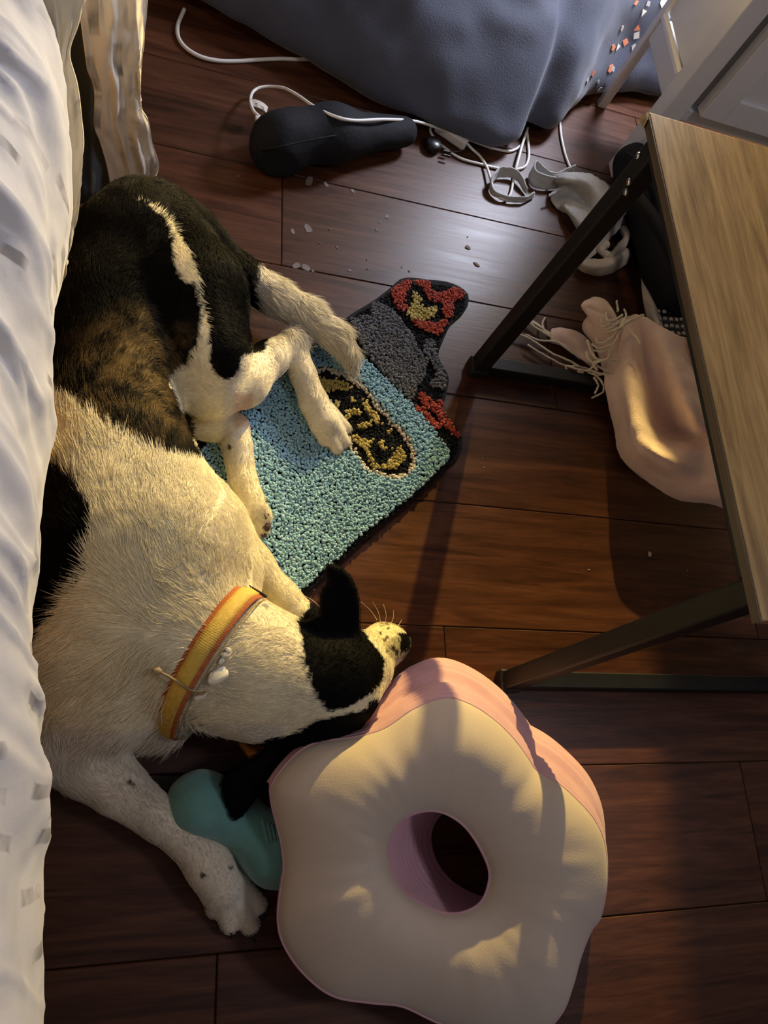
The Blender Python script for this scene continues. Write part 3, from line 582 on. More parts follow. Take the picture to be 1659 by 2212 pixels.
# ================================================================== cables
def cable(parent, pts, r=.0026, z=.0035):
    q = spline(PP([(a[0], a[1], a[2] if len(a) > 2 else z) for a in pts]), 16 * len(pts)); return tube('cord', q, r, M_CABLE, parent, 8)
ca = thing('charging_cable', 'white charging cable looping over the dark bolster to a plug end with a paper tag', 'cable', tuple(P(800, 258, 0)))
cable(ca, [(560, 252, .05), (547, 238, .045), (541, 218, .03), (546, 199, .02), (562, 189, .02), (588, 187, .025), (615, 191, .04), (645, 207, .060), (680, 231, .080), (722, 251, .093), (765, 260, .090), (830, 258, .072), (890, 261, .045), (930, 271, .025), (965, 284, .018), (1000, 296, .018), (1040, 312, .004), (1072, 322), (1104, 326), (1128, 310), (1139, 278)])
c0, c1 = P(557, 252, .05), P(566, 276, .05); dr = (c1 - c0) / np.linalg.norm(c1 - c0)
bar('plug_body', c0, c1, .011, .007, M_PLASTIC, ca, bev=.0015); bar('plug_tip', c1, c1 + dr * .004, .008, .004, M_STEEL, ca, bev=0)
tg = loft('tag', [[(541, 214, .032), (556, 216, .036), (570, 223, .034), (579, 231, .03)], [(543, 231, .034), (558, 233, .038), (570, 239, .036), (576, 245, .032)]], 16, 6, M_PAPER, ca, None, .0004)
for a, b_ in ((.25, .9), (.5, .95), (.72, .85)):
    v0 = [(550 + 22 * t, 218 + 12 * t + 14 * a, .037) for t in (.1, .5, b_)]; tube('print_line', PP(v0), .0006, M_BLACKPL, tg, 4)
cb = thing('power_brick', 'white inline power brick with cords curling on the floor', 'charger', tuple(P(978, 290, 0)))
a_, b2 = P(946, 266, .012), P(1010, 310, .012); bar('brick', a_, b2, .030, .022, M_PLASTIC, cb, bev=.005)
cable(cb, [(948, 268, .012), (934, 272, .008), (930, 285), (944, 306), (963, 321), (976, 331), (1000, 344), (1037, 354), (1074, 363), (1110, 366), (1133, 360), (1142, 340), (1141, 310), (1138, 280)])
cable(cb, [(1008, 309, .012), (1020, 322, .006), (1037, 338), (1052, 362, .008), (1061, 392, .010), (1067, 414, .008), (1085, 430, .006), (1102, 421, .006), (1110, 382), (1118, 350, .010), (1130, 306, .008), (1140, 276)])
cc = thing('lamp_cable', 'thin white cable running from the navy bag down to the grey cloth', 'cable', tuple(P(1215, 300, 0)))
cable(cc, [(1207, 225, .012), (1209, 255), (1212, 293), (1222, 337), (1238, 376)])
cd = thing('floor_cable', 'dim white cable curving across the floor beside the hanging blanket', 'cable', tuple(P(470, 120, 0)))
cable(cd, [(398, 20), (384, 55), (386, 82), (402, 104), (432, 122), (470, 131), (515, 132), (560, 129), (605, 127), (650, 128), (690, 126)], .0035)
bk = thing('black_adapter', 'small black plug adapter on the floor by the white brick', 'adapter', tuple(P(932, 320, 0)))
lathe('body', [(.001, 0), (.015, 0), (.016, .003), (.016, .012), (.013, .016), (.001, .016)], P(932, 320, 0.0005), M_BLACKPL, bk, 24)
for dx in (-.005, .005): bar('prong', P(958, 330, .011) + [0, dx, 0], P(972, 334, .011) + [0, dx, 0], .002, .004, M_BLACKPL, bk, bev=0)
tube('black_lead', spline(PP([(960, 328, .006), (985, 328, .004), (1010, 322, .003), (1018, 318, .003)]), 14), .002, M_BLACKPL, bk, 6)
s = SDF((.08, 1.0, 0), (.56, 1.25, .14), .005)
w1, w2, w3 = P(605, 300, .045), P(720, 290, .042), P(870, 285, .03); s.cone(w1, w2, .045, .042, .03); s.cone(w2, w3, .042, .026, .03); s.ball(P(600, 335, .03), (.04, .03, .03), .03); s.floor()
V, Fc = s.build(); V += .002 * np.stack([noise(V, 30, k) for k in (1, 2, 3)], -1); V[:, 2] = np.maximum(V[:, 2], .001)
bo = thing('dark_bolster', 'dark navy rounded bolster bag lying under the white cable', 'bolster', tuple(P(700, 300, 0)))
mesh('body', V, Fc, M_BLACKFAB, bo)
tube('seam', spline(PP([(566, 325, .053), (600, 318, .079), (650, 307, .081), (700, 297, .079), (780, 284, .064)]), 30), .0014, M_BLACKFAB, bo, 6)

# ================================================================== novelty mat
def c7(pts): return [(640 + x / 4.1475, 580 + y / 4.1475) for x, y in pts]
def to_floor(pts, z=.008): return [tuple(q[:2]) for q in PP([(x, y, z) for x, y in pts])]
OUT = [(676, 741), (746, 689), (758, 678), (806, 649), (842, 622), (873, 599), (929, 603), (969, 608), (1000, 622), (1013, 638), (1008, 667), (977, 697), (957, 737), (947, 768), (957, 787), (970, 815), (966, 846), (959, 880), (977, 908), (998, 940), (999, 966), (990, 990), (974, 1004), (940, 1038), (880, 1092), (798, 1160), (718, 1234), (648, 1296), (636, 1296), (560, 1230), (450, 1140), (350, 1055), (350, 1040), (450, 945), (560, 843)]
BLUE = [(682, 750), (716, 740), (742, 762), (790, 776), (845, 832), (905, 890), (968, 968), (972, 988), (940, 1022), (880, 1078), (798, 1140), (718, 1215), (640, 1284), (560, 1216), (450, 1128), (360, 1048), (450, 957), (560, 855)]
OVAL = c7([(180, 940), (240, 905), (330, 930), (440, 980), (560, 1050), (640, 1120), (680, 1200), (740, 1270), (800, 1330), (840, 1400), (930, 1460), (1000, 1560), (1030, 1680), (1020, 1800), (940, 1850), (840, 1850), (740, 1820), (620, 1770), (560, 1660), (500, 1600), (480, 1480), (430, 1350), (330, 1220), (260, 1100), (190, 1000)])
RED = [c7(p) for p in ([(830, 170), (970, 80), (1040, 100), (1030, 160), (980, 230), (970, 300), (1000, 370), (950, 390), (900, 340), (880, 270)],
       [(1040, 85), (1210, 90), (1190, 150), (1210, 200), (1280, 220), (1370, 190), (1390, 160), (1520, 200), (1490, 260), (1400, 310), (1400, 430), (1330, 440), (1310, 380), (1320, 310), (1250, 300), (1180, 270), (1130, 170), (1050, 120)],
       [(1030, 450), (1150, 470), (1250, 490), (1340, 450), (1350, 490), (1290, 600), (1200, 580), (1100, 540)],
       [(1110, 1090), (1190, 1150), (1220, 1200), (1300, 1180), (1320, 1270), (1340, 1330), (1440, 1420), (1470, 1480), (1470, 1530), (1370, 1460), (1310, 1390), (1250, 1300), (1150, 1220), (1100, 1150)],
       [(1050, 1210), (1180, 1280), (1240, 1360), (1310, 1410), (1290, 1440), (1200, 1420), (1150, 1330), (1070, 1270)])]
YEL = [c7(p) for p in ([(1040, 210), (1090, 220), (1110, 270), (1120, 340), (1160, 360), (1250, 330), (1270, 370), (1230, 430), (1150, 470), (1010, 450), (985, 400), (1030, 340), (1050, 280)],
       [(200, 980), (350, 990), (440, 1020), (510, 1080), (420, 1090), (330, 1090), (280, 1120), (230, 1060)], [(330, 1210), (400, 1180), (380, 1230), (370, 1260)], [(430, 1350), (470, 1280), (560, 1250), (580, 1290), (500, 1320), (470, 1360), (440, 1370)],
       [(590, 1180), (630, 1170), (640, 1210), (670, 1270), (720, 1290), (750, 1360), (780, 1390), (760, 1400), (690, 1390), (670, 1330), (610, 1260)], [(540, 1410), (600, 1390), (680, 1380), (660, 1415), (560, 1435)],
       [(500, 1490), (560, 1510), (640, 1540), (700, 1540), (660, 1570), (650, 1620), (690, 1680), (700, 1750), (770, 1780), (730, 1810), (680, 1770), (640, 1700), (600, 1610), (540, 1560), (500, 1550)],
       [(850, 1600), (900, 1620), (930, 1590), (970, 1640), (980, 1700), (930, 1770), (860, 1790), (780, 1800), (740, 1790), (800, 1750), (870, 1690), (880, 1640)], [(740, 1550), (775, 1540), (785, 1580), (805, 1600), (770, 1640), (755, 1600)], [(465, 1180), (515, 1155), (515, 1195), (475, 1205)], [(780, 1435), (835, 1435), (865, 1475), (820, 1465)], [(690, 1470), (735, 1460), (730, 1490), (690, 1490)])]
GREY = [c7(p) for p in ([(480, 460), (660, 420), (670, 310), (720, 290), (800, 340), (870, 370), (930, 430), (980, 530), (1020, 570), (1080, 660), (1090, 720), (1180, 810), (1160, 900), (1130, 1000), (1080, 1060), (1020, 1200), (950, 1130), (880, 1060), (800, 960), (720, 860), (620, 760), (560, 640), (500, 530)],
       [(1170, 640), (1220, 625), (1250, 700), (1270, 780), (1330, 860), (1365, 960), (1330, 1080), (1180, 1050), (1220, 990), (1260, 930), (1200, 840), (1170, 780), (1140, 720)])]
rug = thing('novelty_mat', 'tufted blue mat with black oval lettering and red grey end under the dog legs', 'mat', tuple(P(740, 980, 0)))
ol = spline(np.array([(x, y, 0) for x, y in OUT]), 150, True); olw = P(ol[:, 0], ol[:, 1], .006); n_ = len(olw)
cen = olw.mean(0); ring_in = olw * .985 + cen * .015
vv = np.vstack([np.column_stack([olw[:, :2], np.full(n_, .0008)]), np.column_stack([olw[:, :2], np.full(n_, .0045)]), np.column_stack([ring_in[:, :2], np.full(n_, .0065)])])
ff = [(k * n_ + i, k * n_ + (i + 1) % n_, (k + 1) * n_ + (i + 1) % n_, (k + 1) * n_ + i) for k in (0, 1) for i in range(n_)] + [tuple(range(n_))[::-1], tuple(2 * n_ + i for i in range(n_))]
mesh('backing', vv, ff, M_FELT, rug, False)
# tufts: every pile colour is one part
g = .0034; fl = np.array(to_floor(OUT)); xs, ys = np.meshgrid(np.arange(fl[:, 0].min(), fl[:, 0].max(), g), np.arange(fl[:, 1].min(), fl[:, 1].max(), g))
xs = (xs + RNG.normal(0, g * .28, xs.shape)).ravel(); ys = (ys + RNG.normal(0, g * .28, ys.shape)).ravel()
tp = np.stack(proj(np.stack([xs, ys, np.full_like(xs, .012)], -1)), -1)
tp_j = tp + RNG.normal(0, 1.2, tp.shape)
ok = inside(OUT, tp[:, 0], tp[:, 1]) & (seg_dist(OUT, tp[:, 0], tp[:, 1]) > 5)
kind = np.zeros(len(xs), int)                                   # 0 black, 1 blue 2 grey 3 red 4 yellow 5 ivory
kind[inside(BLUE, tp_j[:, 0], tp_j[:, 1])] = 1
ov = inside(OVAL, tp_j[:, 0], tp_j[:, 1]); od = seg_dist(OVAL, tp_j[:, 0], tp_j[:, 1])
kind[(~ov) & (od < 9) & (kind == 1)] = 5; kind[ov] = 0
for p in GREY: kind[inside(p, tp_j[:, 0], tp_j[:, 1])] = 2
for p in RED: kind[inside(p, tp_j[:, 0], tp_j[:, 1])] = 3
for p in YEL: kind[inside(p, tp_j[:, 0], tp_j[:, 1])] = 4
import bmesh
bm = bmesh.new(); bmesh.ops.create_icosphere(bm, subdivisions=1, radius=1); ico_v = np.array([q.co for q in bm.verts]); ico_f = np.array([[q.index for q in fc.verts] for fc in bm.faces]); bm.free()
def rotm(a):
    u = RNG.normal(size=(a, 4)); u /= np.linalg.norm(u, axis=1)[:, None]; w_, x, y, z = u.T
    return np.stack([1 - 2 * (y * y + z * z), 2 * (x * y - z * w_), 2 * (x * z + y * w_), 2 * (x * y + z * w_), 1 - 2 * (x * x + z * z), 2 * (y * z - x * w_), 2 * (x * z - y * w_), 2 * (y * z + x * w_), 1 - 2 * (x * x + y * y)], -1).reshape(-1, 3, 3)
for kd, nm, mt in ((1, 'blue_pile', M_BLUE), (2, 'grey_pile', M_GREYY), (3, 'red_pile', M_RED), (4, 'yellow_pile', M_YEL), (5, 'ivory_pile', M_WHY), (0, 'black_pile', M_BLY)):
    i = np.flatnonzero(ok & (kind == kd)); m_ = len(i)
    if not m_: continue
    rad = np.stack([RNG.uniform(.0018, .0029, m_), RNG.uniform(.0018, .0027, m_), RNG.uniform(.0024, .0040, m_)], -1) * (.8 if kd == 0 else 1.0)
    zz = (.0075 if kd == 0 else .0125) + RNG.uniform(-.0015, .0018, m_) - (.002 if kd == 5 else 0)
    vtx = np.einsum('nij,nkj->nki', rotm(m_), ico_v[None] * rad[:, None] * (1 + RNG.uniform(-.22, .22, (m_, len(ico_v), 1)))) + np.stack([xs[i], ys[i], zz], -1)[:, None]
    st = [vtx.reshape(-1, 3)]; fc = [(ico_f[None] + (np.arange(m_) * len(ico_v))[:, None, None]).reshape(-1, 3)]
    o = mesh(nm, st[0], fc[0], mt, rug); tag(o, kind='stuff')

# ================================================================== flower cushion
SEAM = [(975, 1508), (1023, 1525), (1071, 1558), (1110, 1597), (1139, 1636), (1158, 1664), (1206, 1693), (1245, 1727), (1283, 1771), (1305, 1824), (1310, 1901), (1297, 1978), (1276, 2010), (1254, 2065), (1235, 2132), (1211, 2190), (1163, 2229), (1042, 2243), (946, 2209), (869, 2174), (801, 2166), (719, 2151), (656, 2103), (613, 2041), (600, 1983), (608, 1910), (613, 1872), (606, 1814), (586, 1732), (590, 1689), (637, 1631), (685, 1604), (767, 1592), (830, 1573), (888, 1534), (936, 1513)]
HOLE = [(934, 1751), (970, 1761), (1008, 1790), (1042, 1843), (1057, 1891), (1042, 1944), (1008, 1968), (965, 1973), (922, 1959), (878, 1930), (849, 1891), (837, 1843), (844, 1804), (869, 1771), (898, 1756)]
cu = thing('flower_cushion', 'cream flower shaped ring cushion with pink corduroy side and centre hole', 'cushion', (.40, -.03, 0))
def topz(px, py): return .105 + .000075 * (px - 950) * .6 - .00012 * (py - 1850) * .9
NA = 220
so = spline(np.array([(x, y, 0) for x, y in SEAM]), NA, True)[:, :2]
c_h = np.mean(HOLE, 0); ho = spline(np.array([(x, y, 0) for x, y in HOLE]), 400, True)[:, :2]
ang = np.unwrap(np.arctan2(so[:, 1] - c_h[1], so[:, 0] - c_h[0])); ha = np.arctan2(ho[:, 1] - c_h[1], ho[:, 0] - c_h[0])
hi_ = np.array([ho[np.argmin(np.abs((ha - a + math.pi) % (2 * math.pi) - math.pi))] for a in ang])
for _ in range(3): hi_ = (np.roll(hi_, 1, 0) + 2 * hi_ + np.roll(hi_, -1, 0)) / 4
zs, zi = topz(so[:, 0], so[:, 1]), topz(hi_[:, 0], hi_[:, 1]) + .004
S3, I3 = P(so[:, 0], so[:, 1], zs), P(hi_[:, 0], hi_[:, 1], zi)
ctr = S3.mean(0)
def outward(R3):
    t = np.roll(R3, -2, 0) - np.roll(R3, 2, 0); n = np.stack([t[:, 1], -t[:, 0], 0 * t[:, 0]], -1); n /= np.linalg.norm(n, axis=1)[:, None] + 1e-9
    return n * np.sign(((R3 - ctr) * n).sum(1).mean())
oS, oI = outward(S3), outward(I3)
rad = np.linalg.norm((S3 - ctr)[:, :2], axis=1); lobes = np.clip((rad - rad.min()) / (rad.max() - rad.min()), 0, 1)
NT = 44; rows = []
for j in range(NT + 1):
    t = j / NT; q = I3 * (1 - t) + S3 * t; b_ = (math.sin(math.pi * min(1, max(0, t))) ** .65)
    q[:, 2] += b_ * (.026 + .012 * lobes); 
    amp = math.sin(math.pi * t)
    q[:, 2] += amp * (.0035 * noise(np.stack([q[:, 0], q[:, 1], 0 * zs], -1), 14, 4) + .0012 * noise(np.stack([np.cos(ang) * 2, np.sin(ang) * 2, 0 * ang + t * .4], -1), 4.5, 6))
    q += -oS * 0; rows.append(q)
def grid(rows):
    n = len(rows[0]); V = np.vstack(rows); f = [(j * n + i, j * n + (i + 1) % n, (j + 1) * n + (i + 1) % n, (j + 1) * n + i) for j in range(len(rows) - 1) for i in range(n)]; return V, f
V, f = grid(rows); mesh('top_panel', V, f, M_CREAM, cu)
# the pink wall: ribbed, swelling twice, its foot pushed away from the dog
SH = np.array([.040, .040, 0]); NW = 84; rows = []
side = np.clip((oS @ np.array([.55, .83, 0])), 0, 1) * np.clip((S3[:, 0] - .25) / .10, 0, 1)     # the dog's cheek presses the wall in
shw = np.clip((S3[:, 0] - .24) / .12, .25, 1)[:, None] * np.where(oS[:, 1:2] > .2, 1, 0) + np.where(oS[:, 1:2] > .2, 0, 1)
for j in range(NW + 1):
    t = j / NW; q = S3.copy(); q[:, 2] = S3[:, 2] * (1 - t) + .002 * t
    bul = math.sin(math.pi * t) ** .7 * .016 + .030 * max(0, math.sin(math.pi * min(1, max(0, (t - .38) / .9))))  - .010 * math.exp(-((t - .42) / .05) ** 2)
    rib = .0015 * math.cos(2 * math.pi * t * 14)
    q = q + SH * t * shw + oS * (bul * (.30 + .70 * side) + rib)[:, None]; rows.append(q)
V, f = grid(rows); mesh('side_wall', V, f, M_PINK, cu)
rows = []
for j in range(61):
    t = j / 60; q = I3.copy(); q[:, 2] = I3[:, 2] * (1 - t) + .002 * t
    rows.append(q + np.array([.098, .004, 0]) * t + oI * (.008 * math.sin(math.pi * t) + .0015 * math.cos(2 * math.pi * t * 12)))
V, f = grid(rows[::-1]); mesh('hole_lining', V, f, M_PINK, cu)
tube('piping', np.vstack([S3, S3[:1]]) + [0, 0, .0005], .0014, M_PINK, cu, 6)
tube('piping', np.vstack([I3, I3[:1]]) + [0, 0, .0005], .0016, M_PINK, cu, 6)

# ================================================================== teal plush
s = SDF((.02, -.17, 0), (.36, .12, .16), .004)
s.ball(P(432, 1735, .036), (.036, .034, .035), .02); s.cone(P(440, 1740, .035), P(520, 1775, .03), .034, .026, .02); s.cone(P(520, 1775, .03), P(600, 1840, .036), .026, .036, .02); s.cone(P(600, 1840, .036), P(760, 1850, .034), .036, .034, .02)
s.cone(P(500, 1820, .018), P(540, 1870, .014), .015, .014, .008); s.floor(); V, Fc = s.build(); V += .0012 * np.stack([noise(V, 60, k) for k in (1, 2, 3)], -1); V[:, 2] = np.maximum(V[:, 2], .0008)
pt = thing('teal_plush', 'teal stuffed toy lying half under the flower cushion', 'toy', tuple(P(480, 1780, 0))); mesh('body', V, Fc, M_TEAL, pt)
for a in range(4):
    q = PP([(566 + a * 10, 1770 + a * 6, .07 - a * .001), (578 + a * 8, 1815, .072), (590 + a * 6, 1868, .05)]); tube('gather_fold', spline(q, 14), .0025, M_TEAL, pt, 6)
s = SDF((.0, .02, 0), (.12, .16, .06), .003); s.cone(P(258, 1598, .014), P(294, 1590, .013), .016, .012, .008); s.floor(); V, Fc = s.build()
tag(mesh('black_toy', V, Fc, M_BLACKPL), 'small glossy black rounded object under the dog chest', 'toy')

# ================================================================== dog
D = SDF((-.20, -.20, -.012), (.50, .98, .30), .004)
# trunk, lying with the hips rolled towards the mat
D.chain([(285, 570, .095, .088), (250, 690, .095, .083), (235, 800, .095, .082)], .03)
D.chain([(235, 800, .095, .082), (230, 930, .10, .085), (245, 1060, .105, .101)], .03)
D.chain([(245, 1060, .105, .101), (275, 1190, .108, .116), (290, 1320, .10, .102)], .03)
D.chain([(230, 1250, .08, .10), (200, 1400, .08, .092), (215, 1490, .07, .072)], .03)          # near shoulder and chest
D.chain([(400, 1180, .08, .085), (440, 1250, .075, .07)], .03)                                     # far shoulder
D.chain([(300, 1330, .10, .094), (430, 1400, .10, .074), (560, 1455, .10, .069), (650, 1485, .10, .066)], .03)   # neck
D.cone(P(330, 1500, .055), P(350, 1540, .045), .05, .035, .03)                                       # chest fluff
# hips and thighs
D.chain([(330, 520, .105, .078), (400, 640, .115, .075), (436, 760, .11, .060), (450, 832, .088, .044)], .025)
D.chain([(300, 480, .09, .055), (400, 540, .075, .055), (480, 590, .05, .036)], .025)
D.chain([(450, 832, .088, .044), (520, 822, .070, .036), (582, 776, .055, .0245), (625, 745, .048, .0185)], .012)
D.ball(P(632, 735, .05), (.017, .017, .017), .008)
D.chain([(632, 740, .048, .018), (655, 810, .038, .0175), (678, 870, .030, .0195), (700, 915, .024, .022)], .008)
for a, b in (((684, 895, .022), (700, 955, .012)), ((692, 900, .025), (727, 972, .012)), ((702, 895, .026), (744, 958, .013)), ((706, 885, .022), (746, 928, .012))):
    D.cone(P(*a), P(*b), .0125, .0100, .0025)
# far hind leg
D.chain([(395, 900, .030, .026), (460, 918, .030, .023), (506, 924, .034, .0195), (512, 965, .032, .020), (525, 1040, .028, .0185), (545, 1100, .026, .020)], .005)
for a, b in (((540, 1095, .024), (556, 1148, .013)), ((548, 1095, .028), (567, 1140, .018)), ((550, 1085, .03), (572, 1115, .026))):
    D.cone(P(*a), P(*b), .012, .010, .004)
# far foreleg: elbow by the belly, forearm under the chin
D.chain([(378, 1110, .085, .058), (388, 1040, .075, .036)], .025)
D.chain([(428, 1105, .070, .046), (482, 1160, .058, .035), (538, 1222, .045, .028), (602, 1292, .036, .023), (670, 1350, .028, .021), (720, 1390, .022, .022)], .014)
# tail
D.chain([(430, 540, .075, .040), (520, 600, .060, .030), (590, 640, .056, .0255), (660, 680, .052, .0245), (720, 725, .044, .021), (752, 768, .034, .013), (766, 798, .028, .005)], .014)
# near foreleg stretched along the floor
D.chain([(170, 1500, .075, .065), (140, 1580, .055, .050), (195, 1648, .044, .035), (258, 1702, .040, .0265), (308, 1742, .036, .0205), (350, 1772, .033, .0200), (404, 1808, .030, .0210), (450, 1866, .028, .0225), (478, 1915, .025, .0245)], .016)
for a, b in (((458, 1910, .020), (466, 1962, .012)), ((472, 1915, .026), (497, 1995, .013)), ((494, 1915, .026), (540, 1998, .013)), ((504, 1905, .022), (556, 1955, .012))):
    D.cone(P(*a), P(*b), .0140, .0108, .0015)
# head
D.ball(P(700, 1478, .105), (.062, .060, .058), .02)
D.cone(P(735, 1462, .105), P(775, 1440, .092), .052, .042, .02)
D.cone(P(770, 1432, .082), P(838, 1392, .056), .036, .0265, .012)
D.cone(P(825, 1388, .052), P(858, 1388, .048), .025, .017, .008)
D.cone(P(800, 1420, .05), P(845, 1400, .030), .026, .015, .010)
D.ball(P(870, 1388, .056), (.0105, .0115, .010), .003)
D.ball(P(765, 1500, .125), (.022, .022, .015), .012)                                         # brow
earL = [(645, 1345, .125), (690, 1330, .14), (688, 1296, .152), (693, 1275, .158), (708, 1258, .163), (700, 1240, .168), (702, 1224, .171), (714, 1215, .173), (735, 1222, .171), (757, 1243, .166), (772, 1275, .16), (778, 1310, .154), (778, 1350, .147), (772, 1400, .138), (760, 1450, .128), (670, 1420, .128)]
earR = [(780, 1540, .10), (700, 1556, .105), (640, 1600, .098), (560, 1626, .088), (500, 1658, .080), (474, 1682, .076), (477, 1712, .073), (494, 1764, .066), (506, 1774, .065), (522, 1764, .066), (552, 1724, .071), (580, 1690, .075), (612, 1652, .080), (660, 1618, .086), (720, 1598, .09), (770, 1580, .09)]
D.plate(PP(earL), .012, .005, .010); D.plate(PP(earR), .014, .006, .012)
D.floor(.0012)
V, Fc = D.build()
V = V + np.stack([noise(V, 26, k) for k in (1, 2, 3)], -1) * .0014 * (V[:, 2:3] > .01)
for _ in range(2):                                                                     # a light relaxing of the skin
    acc = np.zeros_like(V); cnt = np.zeros(len(V))
    for a in range(4):
        for b in (1, 3): np.add.at(acc, Fc[:, a], V[Fc[:, (a + b) % 4]]); np.add.at(cnt, Fc[:, a], 1)
    V = V * .5 + .5 * acc / cnt[:, None]
V[:, 2] = np.maximum(V[:, 2], .0006)
# ---- coat: patches of the animal's own colour
W1 = [(296, 427), (330, 441), (359, 463), (397, 520), (426, 593), (434, 627), (446, 689), (453, 737), (455, 781), (465, 810), (484, 822), (508, 810), (523, 771), (571, 762), (578, 737), (600, 700), (660, 690), (690, 780), (800, 900), (780, 1010), (660, 1000), (560, 885), (520, 880), (470, 915), (393, 890), (366, 835), (366, 815), (407, 781), (429, 737), (431, 670), (422, 612), (393, 607), (369, 559), (373, 520), (354, 472), (320, 441)]
W2 = [(412, 900), (470, 905), (535, 870), (640, 1180), (520, 1180), (480, 1060), (422, 960)]
TAIL = [(558, 560), (800, 640), (830, 860), (700, 800), (620, 715), (548, 670), (545, 620)]
FRONT = [(20, 840), (106, 853), (156, 872), (205, 901), (243, 925), (277, 954), (330, 969), (405, 985), (480, 1000), (600, 1150), (900, 1250), (1000, 1500), (800, 2200), (-100, 2200)]
SADDLE = [(40, 985), (93, 999), (127, 1018), (169, 1060), (203, 1119), (198, 1153), (181, 1195), (190, 1225), (178, 1250), (139, 1288), (118, 1330), (89, 1372), (63, 1440), (0, 1440), (0, 985)]
MASK = [(644, 1343), (655, 1382), (658, 1433), (673, 1469), (691, 1509), (712, 1534), (745, 1531), (785, 1513), (806, 1491), (825, 1462), (830, 1433), (819, 1411), (797, 1375), (779, 1350), (790, 1300), (770, 1200), (700, 1200), (670, 1300)]
CHEEK = [(440, 1700), (560, 1606), (608, 1589), (647, 1578), (684, 1560), (731, 1543), (774, 1542), (792, 1531), (806, 1513), (840, 1500), (860, 1560), (700, 1750), (480, 1800)]
NOSEP = [(862, 1364), (880, 1366), (895, 1385), (885, 1402), (868, 1412), (866, 1390)]
SPOTS = [(277, 1692, 6), (388, 1752, 7), (437, 1893, 6), (497, 1874, 5), (812, 1342, 4), (826, 1352, 4), (838, 1350, 3), (822, 1368, 4), (843, 1360, 3), (848, 1400, 6), (856, 1405, 6), (836, 1408, 4), (860, 1380, 3), (833, 1380, 5), (495, 965, 5)]
WHITE_, BLACK_, = np.array((.82, .74, .54)), np.array((.0035, .003, .003))
def coat(p, jit=2.0, rng=RNG):
    x, y = proj(p); x = x + 5 * noise(p, 70, 11) + rng.normal(0, jit, len(x)); y = y + 5 * noise(p, 70, 12) + rng.normal(0, jit, len(x))
    c = np.tile(BLACK_, (len(p), 1))
    fl_ = np.clip((1 - np.hypot((x - 290) / 190, (y - 830) / 185)) * 2.2, 0, 1)           # brindled flank
    br = np.clip(.5 + .9 * noise(p, 55, 5) + .8 * noise(p, 130, 6) + rng.normal(0, .25, len(x)), 0, 1)[:, None]
    c = c + (fl_[:, None] * br) * np.array((.13, .085, .035))
    wh = inside(W1, x, y) | inside(W2, x, y) | inside(TAIL, x, y) | inside(FRONT, x, y)
    wh &= ~(inside(SADDLE, x, y) | inside(MASK, x, y) | inside(CHEEK, x, y) | inside(NOSEP, x, y))
    c[wh] = WHITE_ * (1 + .06 * noise(p[wh], 30, 8))[:, None]
    pale = wh & (((x > 480) & (y < 1000)) | (y > 1560) & (x < 620))                     # legs and tail a little less cream
    c[pale] = np.array((.74, .68, .57)) * (1 + .06 * noise(p[pale], 30, 8))[:, None]
    for sx, sy, sr in SPOTS: c[(np.hypot(x - sx, y - sy) < sr) & wh] = (.07, .055, .045)
    mz = wh & (np.hypot(x - 858, y - 1400) < 26); c[mz] = c[mz] * (.55 + .3 * noise(p[mz], 150, 3))[:, None]
    rnd = wh & inside([(500, 850), (545, 850), (540, 925), (505, 925)], x, y); c[rnd] = c[rnd] * np.array((.95, .8, .75))
    return np.clip(c, .003, .9)
dog = thing('dog', 'white dog with black rump, ears and face patch lying beside the bed', 'dog', (.05, .4, 0))
body = mesh('body', V, Fc, M_COAT, dog); vcolor(body, coat(V, .5))
